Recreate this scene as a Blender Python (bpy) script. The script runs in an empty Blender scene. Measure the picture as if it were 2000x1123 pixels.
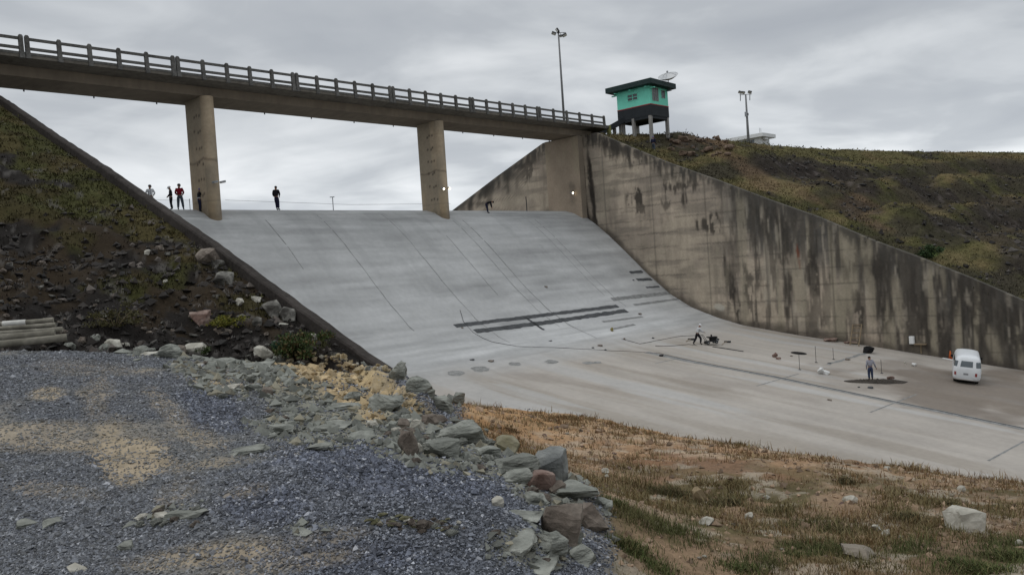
import bpy, bmesh, math, random
import numpy as np
from mathutils import Vector, Matrix, noise as mnoise
R = math.radians
random.seed(7); rng = np.random.default_rng(7)
scene = bpy.context.scene
C = scene.collection

# ------------------------------------------------------------------ camera frame (eye at origin, X along bridge, Y upstream)
FPX, CX, CY = 1620., 1000., 561.5
_b = np.array([(2557-CX)/FPX, (CY-418)/FPX, 1.]); _b /= np.linalg.norm(_b)
_u = np.array([-.067, 1, 0.]); _u[2] = -(_u[0]*_b[0]+_u[1]*_b[1])/_b[2]; _u /= np.linalg.norm(_u)
_b = _b*[1, 1, -1]; _u = _u*[1, 1, -1]; _y = np.cross(_u, _b)
MC = np.stack([_b, _y, _u], 1)          # world -> camera axes
def ray(x, y): return MC.T @ np.array([(x-CX)/FPX, (CY-y)/FPX, -1.])
def proj(X, Y, Z):
    c = MC @ np.stack([np.ravel(X), np.ravel(Y), np.ravel(Z)])
    d = np.maximum(-c[2], .05)
    return CX+FPX*c[0]/d, CY-FPX*c[1]/d, -c[2]
def on_axis(x, y, axis, val):
    r = ray(x, y); return r*(val/r[axis])
def fwd(p): return float(-(MC @ np.asarray(p))[2])
ANG_F = math.atan2(-MC[2, 1], -MC[2, 0])   # heading of the view
ANG_R = ANG_F-math.pi/2

# ------------------------------------------------------------------ noise
_T = rng.random(65536)
def _h(ix, iy, s): return _T[((ix*73856093) ^ (iy*19349663) ^ (s*83492791)) & 65535]
def vnoise(x, y, s=0):
    x = np.asarray(x, float); y = np.asarray(y, float)
    ix = np.floor(x).astype(np.int64); iy = np.floor(y).astype(np.int64)
    fx = x-ix; fy = y-iy; fx = fx*fx*(3-2*fx); fy = fy*fy*(3-2*fy)
    a = _h(ix, iy, s); b = _h(ix+1, iy, s); c = _h(ix, iy+1, s); d = _h(ix+1, iy+1, s)
    return (a*(1-fx)+b*fx)*(1-fy)+(c*(1-fx)+d*fx)*fy
def fbm(x, y, s=0, o=4):
    t = 0; a = .5; n = 0
    for i in range(o):
        t = t+a*vnoise(x*2**i+17.3*i, y*2**i-9.1*i, s+i); n += a; a *= .5
    return t/n
def sst(a, b, x):
    t = np.clip((np.asarray(x, float)-a)/(b-a), 0, 1); return t*t*(3-2*t)
def mixc(c, col, m): return c*(1-m[:, None])+np.asarray(col)[None]*m[:, None]

# ------------------------------------------------------------------ object helpers
def link(o, parent=None):
    C.objects.link(o)
    if parent is not None: o.parent = parent
    return o
def tag(o, label=None, cat=None, group=None, kind=None):
    if label: o['label'] = label
    if cat: o['category'] = cat
    if group: o['group'] = group
    if kind: o['kind'] = kind
    return o
def empty(name, loc, rz=0., label=None, cat=None, group=None):
    o = bpy.data.objects.new(name, None); o.empty_display_size = .2
    o.location = loc; o.rotation_euler = (0, 0, rz); C.objects.link(o)
    return tag(o, label, cat, group)
class MB:
    def __init__(s): s.v = []; s.f = []
    def add(s, vs, fs):
        b = len(s.v); s.v += [tuple(v) for v in vs]; s.f += [tuple(i+b for i in f) for f in fs]; return s
    def box(s, x0, x1, y0, y1, z0, z1, M=None):
        vs = [Vector((x, y, z)) for x in (x0, x1) for y in (y0, y1) for z in (z0, z1)]
        if M is not None: vs = [M @ v for v in vs]
        return s.add(vs, [(0, 1, 3, 2), (4, 6, 7, 5), (0, 4, 5, 1), (2, 3, 7, 6), (0, 2, 6, 4), (1, 5, 7, 3)])
    def tube(s, pts, r, n=8, cap=True):
        pts = [Vector(p) for p in pts]; m = len(pts); rs = r if isinstance(r, (list, tuple)) else [r]*m
        vs = []; fs = []; prev = None
        for i, p in enumerate(pts):
            d = (pts[min(i+1, m-1)]-pts[max(i-1, 0)]).normalized()
            a = prev if prev is not None else (Vector((0, 0, 1)) if abs(d.z) < .9 else Vector((1, 0, 0)))
            e1 = (a-d*a.dot(d)).normalized(); e2 = d.cross(e1); prev = e1
            for k in range(n):
                t = 2*math.pi*k/n; vs.append(p+(e1*math.cos(t)+e2*math.sin(t))*rs[i])
        for i in range(m-1):
            for k in range(n):
                a = i*n+k; b = i*n+(k+1) % n; fs.append((a, b, b+n, a+n))
        if cap: fs.append(tuple(range(n-1, -1, -1))); fs.append(tuple((m-1)*n+k for k in range(n)))
        return s.add(vs, fs)
    def lathe(s, prof, n=16, M=None):
        vs = []; fs = []
        for (r, z) in prof:
            for k in range(n):
                t = 2*math.pi*k/n; v = Vector((r*math.cos(t), r*math.sin(t), z)); vs.append(M @ v if M is not None else v)
        for i in range(len(prof)-1):
            for k in range(n):
                a = i*n+k; b = i*n+(k+1) % n; fs.append((a, b, b+n, a+n))
        fs.append(tuple(range(n-1, -1, -1))); fs.append(tuple((len(prof)-1)*n+k for k in range(n)))
        return s.add(vs, fs)
    def build(s, name, mat, parent=None, smooth=False, bevel=0.):
        me = bpy.data.meshes.new(name); me.from_pydata(s.v, [], s.f); me.update()
        bm = bmesh.new(); bm.from_mesh(me); bmesh.ops.recalc_face_normals(bm, faces=bm.faces)
        if bevel: bmesh.ops.bevel(bm, geom=list(bm.edges), offset=bevel, segments=1, affect='EDGES')
        bm.to_mesh(me); bm.free()
        if smooth: me.polygons.foreach_set('use_smooth', [True]*len(me.polygons))
        me.materials.append(mat)
        return link(bpy.data.objects.new(name, me), parent)
def np_mesh(name, V, Fq, mat, col=None, smooth=True, parent=None):
    """big mesh from numpy arrays; faces all have the same number of corners"""
    me = bpy.data.meshes.new(name); n, k = Fq.shape
    me.vertices.add(len(V)); me.vertices.foreach_set('co', np.asarray(V, np.float32).ravel())
    me.loops.add(n*k); me.loops.foreach_set('vertex_index', np.asarray(Fq, np.int32).ravel())
    me.polygons.add(n); me.polygons.foreach_set('loop_start', np.arange(0, n*k, k, dtype=np.int32))
    me.polygons.foreach_set('use_smooth', np.full(n, smooth))
    me.update(calc_edges=True)
    if col is not None:
        a = me.color_attributes.new('Col', 'FLOAT_COLOR', 'POINT')
        a.data.foreach_set('color', np.concatenate([np.clip(col, 0, 1), np.ones((len(col), 1))], 1).astype(np.float32).ravel())
    me.materials.append(mat)
    return link(bpy.data.objects.new(name, me), parent)
def grid_faces(nu, nv):
    i = np.arange(nu*nv).reshape(nu, nv)
    return np.stack([i[:-1, :-1], i[1:, :-1], i[1:, 1:], i[:-1, 1:]], -1).reshape(-1, 4)

# ------------------------------------------------------------------ materials
def nt(m): return m.node_tree.nodes, m.node_tree.links
def pmat(name, base=(.5, .5, .5), rough=.85, var=.25, scale=3., scale2=20., bump=.3, bscale=25., attr=False, stretch=(1, 1, 1), tint=None, metal=0., bdist=.02, spec=.3):
    m = bpy.data.materials.new(name); m.use_nodes = True; N, L = nt(m)
    bs = N['Principled BSDF']; bs.inputs['Roughness'].default_value = rough; bs.inputs['Metallic'].default_value = metal
    bs.inputs['Specular IOR Level'].default_value = spec
    tc = N.new('ShaderNodeTexCoord'); mp = N.new('ShaderNodeMapping'); mp.inputs['Scale'].default_value = stretch
    L.new(tc.outputs['Object'], mp.inputs['Vector'])
    n1 = N.new('ShaderNodeTexNoise'); n1.inputs['Scale'].default_value = scale; n1.inputs['Detail'].default_value = 6
    n2 = N.new('ShaderNodeTexNoise'); n2.inputs['Scale'].default_value = scale2; n2.inputs['Detail'].default_value = 4
    n3 = N.new('ShaderNodeTexNoise'); n3.inputs['Scale'].default_value = bscale; n3.inputs['Detail'].default_value = 5
    for n in (n1, n2, n3): L.new(mp.outputs['Vector'], n.inputs['Vector'])
    ad = N.new('ShaderNodeMath'); ad.operation = 'ADD'; L.new(n1.outputs['Fac'], ad.inputs[0]); L.new(n2.outputs['Fac'], ad.inputs[1])
    mr = N.new('ShaderNodeMapRange'); mr.inputs['From Min'].default_value = .6; mr.inputs['From Max'].default_value = 1.4
    mr.inputs['To Min'].default_value = 1-var; mr.inputs['To Max'].default_value = 1+var; L.new(ad.outputs[0], mr.inputs['Value'])
    mx = N.new('ShaderNodeMix'); mx.data_type = 'RGBA'; mx.blend_type = 'MULTIPLY'; mx.inputs['Factor'].default_value = 1
    if attr:
        at = N.new('ShaderNodeAttribute'); at.attribute_name = 'Col'; L.new(at.outputs['Color'], mx.inputs['A'])
    elif tint is not None:
        m2 = N.new('ShaderNodeMix'); m2.data_type = 'RGBA'; m2.inputs['A'].default_value = (*base, 1); m2.inputs['B'].default_value = (*tint, 1)
        r2 = N.new('ShaderNodeMapRange'); r2.inputs['From Min'].default_value = .42; r2.inputs['From Max'].default_value = .6
        L.new(n1.outputs['Fac'], r2.inputs['Value']); L.new(r2.outputs[0], m2.inputs['Factor']); L.new(m2.outputs['Result'], mx.inputs['A'])
    else: mx.inputs['A'].default_value = (*base, 1)
    L.new(mr.outputs[0], mx.inputs['B']); L.new(mx.outputs['Result'], bs.inputs['Base Color'])
    if bump:
        bp = N.new('ShaderNodeBump'); bp.inputs['Strength'].default_value = bump; bp.inputs['Distance'].default_value = bdist
        L.new(n3.outputs['Fac'], bp.inputs['Height']); L.new(bp.outputs['Normal'], bs.inputs['Normal'])
    return m
def emat(name, col, strength):
    m = bpy.data.materials.new(name); m.use_nodes = True; N, L = nt(m); bs = N['Principled BSDF']
    bs.inputs['Base Color'].default_value = (*col, 1); bs.inputs['Emission Color'].default_value = (*col, 1); bs.inputs['Emission Strength'].default_value = strength
    return m
def glass(name, col=(.03, .035, .04)):
    m = pmat(name, col, .15, .1, bump=0); m.node_tree.nodes['Principled BSDF'].inputs['Specular IOR Level'].default_value = .6; return m
M_ground = pmat('ground_soil', attr=True, var=.35, scale=1.3, scale2=14, bump=.8, bscale=18, bdist=.05, rough=.95, spec=.1)
M_hill = pmat('hillside_soil', attr=True, var=.45, scale=.9, scale2=5, bump=1., bscale=3.5, bdist=.2, rough=1, spec=.05)
M_chip = pmat('gravel_stone', attr=True, var=.2, scale=20, scale2=60, bump=0, rough=.8)
M_grass = pmat('grass_blade', attr=True, var=.15, scale=2, scale2=9, bump=0, rough=.85, spec=.15)
M_chute = pmat('spillway_concrete', attr=True, var=.10, scale=.35, scale2=3., bump=.25, bscale=9, bdist=.02, rough=.8, spec=.25)
M_wall = pmat('stained_concrete', attr=True, var=.16, scale=.6, scale2=5, bump=.5, bscale=7, bdist=.03, rough=.9, spec=.15)
M_bridge = pmat('weathered_bridge_concrete', (.13, .118, .10), var=.45, scale=.5, scale2=3, bump=.4, bscale=8, rough=.9, spec=.15)
M_girder = pmat('girder_concrete', (.19, .158, .122), var=.25, scale=.35, scale2=2.2, bump=.25, bscale=6, rough=.9, stretch=(1, .4, .4), spec=.15)
M_rail = pmat('mossy_railing_concrete', (.115, .112, .105), var=.55, scale=1.2, scale2=9, bump=.5, bscale=12, rough=.95, spec=.1)
M_darkwall = pmat('dark_wall_concrete', (.046, .04, .036), var=.5, scale=.7, scale2=6, bump=.6, bscale=9, bdist=.04, rough=.95, spec=.1)
M_rock = pmat('green_grey_schist', (.19, .195, .17), tint=(.29, .295, .26), var=.35, scale=2.5, scale2=13, bump=.9, bscale=7, bdist=.09, stretch=(1, 1, 3), rough=.9, spec=.2)
M_rockb = pmat('brown_schist', (.13, .105, .085), tint=(.2, .17, .14), var=.4, scale=3, scale2=15, bump=.9, bscale=11, bdist=.05, rough=.9)
M_rockp = pmat('pale_stone', (.36, .34, .285), tint=(.48, .46, .40), var=.25, scale=3, scale2=12, bump=.6, bscale=10, bdist=.03, rough=.9)
M_rockd = pmat('dark_lichen_stone', (.05, .046, .04), tint=(.23, .22, .195), var=.4, scale=1.6, scale2=7, bump=1., bscale=6, bdist=.08, rough=.95)
M_rocky = pmat('yellow_clay_clod', (.40, .31, .175), tint=(.50, .43, .30), var=.3, scale=4, scale2=18, bump=.9, bscale=16, bdist=.05, rough=.95)
M_rockr = pmat('reddish_stone', (.16, .10, .08), tint=(.25, .19, .16), var=.4, scale=3, scale2=14, bump=.8, bscale=10, bdist=.04, rough=.9)
M_teal = pmat('turquoise_paint', (.19, .68, .52), rough=.7, var=.1, scale=1.1, scale2=6, bump=.15)
M_band = pmat('charcoal_paint', (.018, .022, .026), rough=.7, var=.3, scale=1, scale2=5, bump=.2)
M_red = pmat('red_paint', (.35, .03, .04), rough=.7, var=.2, bump=0)
M_roof = pmat('dark_green_roof', (.012, .03, .028), rough=.6, var=.3, bump=.2)
M_conc = pmat('grey_concrete', (.26, .25, .235), var=.25, scale=1.5, scale2=9, bump=.4, rough=.9)
M_white = pmat('white_paint', (.72, .73, .72), rough=.5, var=.08, scale=1.2, scale2=6, bump=.05)
M_van = pmat('white_van_paint', (.68, .70, .71), rough=.35, var=.04, bump=0, spec=.5)
M_black = pmat('black_rubber', (.012, .012, .013), rough=.8, var=.3, bump=.2)
M_metal = pmat('galvanised_metal', (.30, .31, .32), rough=.5, var=.25, scale=3, bump=.1, metal=.6)
M_dkmetal = pmat('dark_metal', (.04, .042, .045), rough=.6, var=.3, bump=.1, metal=.3)
M_pole = pmat('pole_concrete', (.20, .20, .20), rough=.8, var=.3, scale=2, bump=.2)
M_wood = pmat('weathered_wood', (.24, .185, .12), rough=.9, var=.3, scale=2, scale2=14, bump=.4, stretch=(1, 1, 4))
M_pipe = pmat('mossy_concrete_pipe', (.27, .25, .205), tint=(.13, .12, .095), var=.35, scale=1.6, scale2=9, bump=.5, bscale=14, rough=.95)
M_pipew = pmat('white_plastic_pipe', (.55, .54, .50), var=.2, scale=2, scale2=9, bump=.1, rough=.6)
M_glass = glass('dark_glass'); M_glass2 = glass('grey_glass', (.10, .12, .13))
M_skin = pmat('skin', (.24, .13, .085), rough=.6, var=.06, bump=0)
M_hair = pmat('dark_hair', (.012, .01, .009), rough=.7, var=.2, bump=.2)
M_lamp = emat('lit_lamp', (1., .88, .66), 6.)
M_lampoff = pmat('lamp_glass', (.72, .72, .68), rough=.35, var=.05, bump=0)
M_patch = pmat('chiselled_concrete', (.085, .088, .09), var=.5, scale=2, scale2=14, bump=1., bscale=16, bdist=.04, rough=1, spec=.1)
M_patch2 = pmat('worn_patch_concrete', (.235, .237, .23), var=.45, scale=2.5, scale2=14, bump=.8, bscale=16, bdist=.03, rough=1, spec=.1)
M_hole = pmat('hole_dark', (.006, .005, .005), bump=0, rough=1)
M_soilp = pmat('dark_wet_soil', (.05, .042, .034), var=.5, scale=2, scale2=12, bump=1, bscale=12, bdist=.05, rough=1)
M_orange = pmat('orange_plastic', (.5, .12, .03), rough=.6, var=.15, bump=0)
M_sack = pmat('white_sack', (.66, .66, .64), rough=.8, var=.12, bump=.4, bscale=14)
M_leafy = pmat('shrub_leaf', attr=True, var=.2, bump=0, rough=.7)
M_dish = pmat('dish_mesh', (.55, .56, .56), rough=.5, var=.08, bump=0, metal=.2)
def cloth(name, col): return pmat(name, col, rough=.95, var=.22, scale=5, scale2=22, bump=.35, bscale=18, spec=.1)

# ------------------------------------------------------------------ terrain definition
XL, XLi, XR = 15., 15.36, 72.               # left wall outer / inner face, right wall face
PY = np.array([-60, 16.33, 21.35, 27.38, 33.72, 39.27, 41.97, 44.77, 47.08, 49.74, 52.48, 54.4, 56.0, 57.2, 58.4, 59.6, 61.2, 62.6, 64.4, 67, 72.])
PZ = np.array([-21.5, -10.38, -9.66, -8.77, -7.9, -6.97, -6.21, -5.17, -3.82, -1.62, .95, 2.7, 4.0, 4.85, 5.5, 5.85, 6.0, 5.95, 5.5, 3.9, -1.])
def floor_z(Y): return np.interp(Y, PY, PZ)
WY = np.array([-60, 15.75, 19.18, 22.87, 26.87, 31.19, 35.9, 41.06, 46.7, 51, 55.3, 63., 70.8, 79, 92])
WZ = np.array([-42., -5.14, -3.33, -1.51, .32, 2.58, 4.66, 7.08, 9.6, 11.75, 13.95, 13.98, 11.1, 7.87, 2.5])
WZ[0] = -5.14-.30*75.75
def rwall_z(Y): return np.interp(Y, WY, WZ)
LY = np.array([-60, 3.4, 10, 14.5, 17.4, 19.87, 21.22, 23.95, 27.1, 30.79, 35.18, 40.47, 47.01, 55.23, 58.6, 63, 92])
LZ = np.array([-4.35, -4.3, -4.2, -4.1, -3.75, -2.84, -2.32, -1.13, .25, 1.87, 3.70, 5.91, 8.53, 11.92, 13.2, 13.2, 1.])
def lwall_z(Y): return np.interp(Y, LY, LZ)
def oz(x, y, z): return on_axis(x, y, 2, z)
def of(x, y, F): return ray(x, y)*F
ctrl = [oz(*p) for p in [(0, 1123, -1.6), (300, 1123, -1.6), (700, 1123, -1.66), (1000, 1123, -1.82), (1180, 1123, -2.02),
    (0, 900, -1.5), (300, 900, -1.48), (0, 760, -1.28), (250, 760, -1.32), (0, 690, -1.12), (150, 690, -1.2), (300, 700, -1.38), (450, 720, -1.62),
    (600, 720, -1.78), (700, 735, -1.95), (780, 770, -2.08), (860, 800, -2.12), (930, 850, -2.02), (1020, 905, -1.92), (1100, 945, -1.97), (1180, 1000, -2.08),
    (700, 897, -1.10), (860, 900, -1.20), (570, 885, -1.24), (700, 975, -1.42), (960, 950, -1.42), (850, 1025, -1.74), (450, 930, -1.5), (900, 1040, -1.76), (700, 1040, -1.6), (1050, 1010, -1.8),
    (600, 800, -1.74), (450, 780, -1.55), (700, 830, -1.74), (800, 850, -1.85), (500, 855, -1.55), (650, 862, -1.72), (760, 868, -1.76)]]
ctrl += [of(*p) for p in [(920, 832, 13.9), (1000, 870, 14), (1100, 850, 15.5), (1200, 950, 10.5), (1300, 1000, 8.6), (1300, 1123, 6.0), (1600, 1000, 9.3), (1600, 1123, 6.4),
    (2000, 1123, 6.2), (2000, 1020, 8.8), (1500, 900, 13), (1800, 945, 11.8), (1000, 810, 20.3)]]
for p in [(900, 795), (1000, 798), (1100, 808), (1300, 850), (1450, 870), (1600, 893), (1800, 920), (2000, 945)]:
    q = on_axis(*p, 0, XL); ctrl.append(q); ctrl.append(q+np.array([2.5, -.6, -.5]))
ctrl += [np.array(p, float) for p in [(15, 20.5, -3.1), (13, 24, -3.2), (5, 30, -3), (-12, 30, -2.4), (-40, 30, -2.2), (-30, 5, -1.4), (-15, -15, -1.6), (0, 0, -1.6), (0, -12, -2.3), (14, -20, -4.2), (14, -8, -4.1), (-40, -30, -1.6), (15, -45, -4.3), (-60, 10, -1.6)]]
ctrl = np.array(ctrl)
def _phi(r2): return .5*r2*np.log(r2+1e-9)
def _fit(P, lam=.3):
    n = len(P); d = ((P[:, None, :2]-P[None, :, :2])**2).sum(-1); K = _phi(d)+np.eye(n)*lam
    Q = np.concatenate([np.ones((n, 1)), P[:, :2]], 1); A = np.block([[K, Q], [Q.T, np.zeros((3, 3))]])
    return np.linalg.solve(A, np.concatenate([P[:, 2], np.zeros(3)]))
_w = _fit(ctrl)
def rbf(X, Y):
    s = np.shape(X); X = np.ravel(X); Y = np.ravel(Y); out = np.zeros(len(X))
    for i in range(0, len(X), 40000):
        x = X[i:i+40000]; y = Y[i:i+40000]
        d = (x[:, None]-ctrl[None, :, 0])**2+(y[:, None]-ctrl[None, :, 1])**2
        out[i:i+40000] = _phi(d) @ _w[:-3]+_w[-3]+_w[-2]*x+_w[-1]*y
    return out.reshape(s)
def hill_l(X, Y):
    z = lwall_z(Y)-.42
    w = sst(12.5, 16.5, Y)
    r = (fbm(X*.45, Y*.45, 3, 4)-.58)*1.3+(fbm(X*1.6, Y*1.6, 8, 3)-.5)*.5+(.35-np.abs(fbm(X*.8, Y*.8, 12, 4)-.5)*2.6)*.5*sst(34, 26, Y)
    near = sst(0, 2.2, XL-X)
    return (z+r*near-.25*sst(0, 6, XL-X))*w-8*(1-w)
def blobs(px, py, wx, wy, lst, ns=1.5, seed=40, nv=None):
    """soft patches; edges broken up by noise in world space"""
    n = (fbm(wx*ns, wy*(nv or ns), seed, 5)-.5)*(1.5 if nv is None else 2.6)
    m = np.zeros_like(px)
    for (cx, cy, rx, ry, a, s) in lst:
        a = R(a); dx = px-cx; dy = py-cy
        u = (dx*math.cos(a)+dy*math.sin(a))/rx; v = (-dx*math.sin(a)+dy*math.cos(a))/ry
        m = np.maximum(m, s*sst(1.25, .6, np.sqrt(u*u+v*v)+n))
    return m
SAND = [(60, 850, 120, 26, -4, .5), (120, 960, 100, 16, 5, .4), (330, 800, 60, 20, 40, .5), (560, 1100, 160, 20, -8, .55), (180, 720, 120, 14, 4, .35), (380, 850, 60, 20, 20, .5), (480, 960, 50, 14, -10, .45), (255, 880, 75, 48, 20, .9), (170, 868, 170, 12, -3, .7), (190, 775, 35, 45, 30, .5), (92, 768, 32, 14, 0, .75), (215, 850, 40, 28, 0, .7), (250, 930, 45, 26, 0, .8),
    (420, 1082, 170, 26, -6, .7), (345, 962, 55, 24, -20, .45), (640, 1050, 90, 16, -10, .4), (300, 1105, 60, 15, 0, .6), (290, 905, 110, 20, 10, .5), (420, 905, 40, 8, -5, .4)]
DUST = [(420, 740, 90, 30, 20, .8), (560, 745, 130, 40, 10, 1), (650, 800, 150, 60, 15, 1), (790, 850, 130, 60, 25, 1), (930, 880, 90, 45, 30, 1), (600, 850, 110, 26, 10, .9),
    (1020, 930, 60, 40, 40, 1), (1100, 990, 50, 45, 40, 1), (1050, 1070, 110, 45, 5, .9), (780, 1020, 90, 14, 4, .7), (330, 690, 130, 14, 4, .8), (120, 672, 130, 9, 2, .8), (350, 1000, 60, 18, -10, .7), (600, 1030, 60, 12, 0, .7)]
YELL = [(640, 728, 100, 26, 8, 1), (730, 750, 95, 32, 25, 1), (690, 775, 60, 26, 20, .9), (800, 790, 50, 22, 30, .9), (420, 745, 70, 8, 5, .5), (560, 715, 40, 8, 0, .5), (720, 805, 40, 18, 0, .8)]
RIDGE = [(640, 708, 90, 16, 8, 1), (735, 738, 70, 17, 24, 1), (800, 778, 46, 15, 34, .9)]
def terrain_l(X, Y):
    a = np.clip(rbf(X, Y), -6, 1); b = hill_l(X, Y)
    k = .25; h = np.clip(.5+.5*(a-b)/k, 0, 1)
    z = b*(1-h)+a*h+k*h*(1-h)
    d = np.hypot(X, Y)
    px, py, _ = proj(X, Y, z); px = px.reshape(np.shape(X)); py = py.reshape(np.shape(X)); fr = sst(3, 5, d)*sst(60, 40, d)*(d > 3)
    if np.any((fr > 0) & (px > 200) & (px < 1250) & (py > 640)):
        q = fbm(X*2.3, Y*2.3, 27, 4)*4.5; q = (np.floor(q)+sst(.55, 1, q-np.floor(q)))/4.5; m = blobs(px, py, X, Y, DUST, 1.3, 61)*(1-h)*fr
        z = z+m*((q-.5)*.42+.03); m = blobs(px, py, X, Y, RIDGE, 1., 28)*fr
        z = z+m*(.26+.22*(fbm(X*3.5, Y*3.5, 28, 4)-.5))
    z = z+(fbm(X*2.2, Y*2.2, 21, 3)-.5)*.10*sst(2, 6, d)+(fbm(X*7, Y*7, 25, 3)-.5)*.05
    return z
CXs = np.array([(1240, 253), (1310, 255), (1340, 262), (1362, 270), (1420, 275), (1500, 284), (1600, 291), (1700, 294.5), (1850, 297), (2000, 298)])
_cr = np.array([on_axis(*p, 2, 14.6) for p in CXs])
_cx = np.concatenate([[60], _cr[:, 0], [230, 330]]); _cy = np.concatenate([[_cr[0, 1]], _cr[:, 1], [22, -8]])
def crest_y(X): return np.interp(X, _cx, _cy)
def terrain_r(X, Y):
    yc = crest_y(X); d = yc-Y
    dd = np.maximum(d+2.2*(fbm(X*.035, Y*.05, 29, 3)-.5)*4, 0)
    z1 = 14.6-.47*(np.maximum(d, 0)+.95*(9/6.283)*np.sin(dd*6.283/9)*sst(2, 7, d))
    z2 = rwall_z(Y)-.12
    w = sst(0, 14, X-XR-.5)
    z = np.where(d > -5, z2*(1-w)*1.0+z1*w, 14.6+.5*(d+5))
    z = np.where((d <= 0) & (d > -5), z2*(1-w)+14.6*w, z)
    amp = sst(.5, 5, X-XR-.5)
    am2 = amp*(.35+.65*sst(2, 8, np.abs(d)))
    z = z+((fbm(X*.11, Y*.16, 31, 4)-.5)*3.0*sst(3, 14, d)+(fbm(X*.5, Y*.5, 35, 3)-.5)*.9)*am2
    return z
def ground(X, Y):
    X = np.atleast_1d(np.asarray(X, float)); Y = np.atleast_1d(np.asarray(Y, float))
    out = np.where(X < XLi, 0., np.where(X < XR, floor_z(Y), 0.))
    m = X < XLi
    if m.any(): out[m] = terrain_l(X[m], Y[m])
    m = X >= XR
    if m.any(): out[m] = terrain_r(X[m], Y[m])
    return out
def hit(x, y, near=2., far=220.):
    r = ray(x, y); t = np.geomspace(near, far, 420)
    z = ground(r[0]*t, r[1]*t); b = np.where(r[2]*t < z)[0]
    if len(b) == 0: return r*far
    i = max(b[0], 1); lo, hi = t[i-1], t[i]
    for _ in range(18):
        mi = (lo+hi)/2
        if r[2]*mi < ground(r[0]*mi, r[1]*mi)[0]: hi = mi
        else: lo = mi
    return r*hi
def hitf(x, y):     # chute floor only
    r = ray(x, y); t = np.geomspace(15, 160, 3000); b = np.where(r[2]*t < floor_z(r[1]*t))[0]
    i = b[0] if len(b) else len(t)-1
    return r*t[i]

# ------------------------------------------------------------------ ground of the left bank (pad, bank, dam slope)
na, nr = [], []
az = np.concatenate([np.arange(-180, -37, 3.), np.arange(-37, 37, .17), np.arange(37, 181, 3.)])
rr = np.concatenate([[.4], np.geomspace(1.2, 92, 560), [110, 140, 180]])
A, RR = np.meshgrid(np.radians(az), rr, indexing='ij')
GX = RR*np.cos(ANG_F-A); GY = RR*np.sin(ANG_F-A)
GXc = np.minimum(GX, XL+.2)
Z = terrain_l(GXc.ravel(), GY.ravel()).reshape(GX.shape)
fc = grid_faces(*GX.shape)
keep = (GX.ravel()[fc] < XL+.2).any(1)
fc = fc[keep]
V = np.stack([GXc.ravel(), GY.ravel(), Z.ravel()], 1)
def left_colour(V):
    x, y, z = V.T; px, py, d = proj(x, y, z)
    n1 = fbm(x*1.1, y*1.1, 50, 4); n2 = fbm(x*4, y*4, 55, 3); n3 = fbm(x*.35, y*.35, 58, 4)
    hillz = hill_l(x, y); hill = sst(-.25, .1, hillz-np.clip(rbf(x, y), -6, 1))*sst(12, 17, y)
    c = np.tile(np.array([.13, .135, .15]), (len(x), 1))*(.8+.4*n2)[:, None]
    c = mixc(c, [.24, .22, .185], sst(.45, .62, fbm(x*.55, y*.55, 52, 4))*.7)
    c = mixc(c, [.21, .205, .165], blobs(px, py, x, y, DUST, 1.3, 61)*.9)
    c = mixc(c, [.34, .275, .18], blobs(px, py, x, y, [(600, 745, 160, 26, 8, .8), (430, 745, 70, 18, 10, .7), (850, 800, 60, 30, 30, .6), (760, 815, 60, 20, 10, .6)], 1.2, 67)*.8)
    c = mixc(c, [.42, .335, .22], blobs(px, py, x, y, SAND, 1.1, 62)*.85)
    c = mixc(c, [.45, .345, .195], blobs(px, py, x, y, YELL, 1.4, 63)*(.6+.4*sst(.4, .6, n2)))
    # dirt bank to the right of the pad
    edge = np.interp(py, [780, 830, 880, 940, 1000, 1060, 1200], [880, 905, 980, 1120, 1195, 1190, 1180])
    bank = sst(-15, 25, px-edge+(n1-.5)*60)*(1-hill)*sst(775, 790, py)
    bank = np.where(d < .3, 0, bank); bank = np.maximum(bank, sst(11.5, 13.5, x)*(1-hill))
    bc = np.tile(np.array([.34, .215, .125]), (len(x), 1))*(.7+.6*fbm(x*3.2, y*3.2, 65, 4))[:, None]
    bc = mixc(bc, [.40, .30, .21], sst(.42, .62, fbm(x*.9, y*.9, 66, 4)))
    bc = mixc(bc, [.19, .10, .055], sst(.52, .66, fbm(x*.7+5, y*.7, 70, 4))*.8)
    bc = mixc(bc, [.20, .145, .095], sst(860, 1000, py)*.7)
    bc = mixc(bc, [.085, .075, .032], sst(.46, .58, fbm(x*1.0, y*1.0+9, 74, 5))*sst(850, 980, py)*.85)
    bc = mixc(bc, [.38, .33, .26], sst(.58, .68, fbm(x*2.4, y*2.4, 76, 4))*.6)
    bc = mixc(bc, [.40, .235, .10], sst(880, 820, py)*.5)
    c = c*(1-bank[:, None])+bc*bank[:, None]
    hc = np.tile(np.array([.029, .025, .022]), (len(x), 1))
    grass = sst(.46, .56, n3+.20*sst(520, 330, py)-.16*sst(400, 600, py)+.05*(n1-.5))
    hc = mixc(hc, [.094, .094, .032], grass*.9)
    hc = mixc(hc, [.12, .09, .04], sst(.5, .62, fbm(x*.7, y*.7, 79, 4))*grass*.6)
    hc = mixc(hc, [.075, .052, .028], sst(.56, .66, fbm(x*.5+3, y*.5, 78, 4))*.55)
    hc = mixc(hc, [.2, .185, .17], sst(.70, .76, fbm(x*2.6, y*2.6, 82, 3))*.6)
    c = c*(1-hill[:, None])+hc*.62*hill[:, None]
    return c, hill, bank, px, py, d
col, HILLM, BANKM, _, _, _ = left_colour(V)
tag(np_mesh('ground', V, fc, M_ground, col), kind='structure')
print('ground', len(V))

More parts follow.
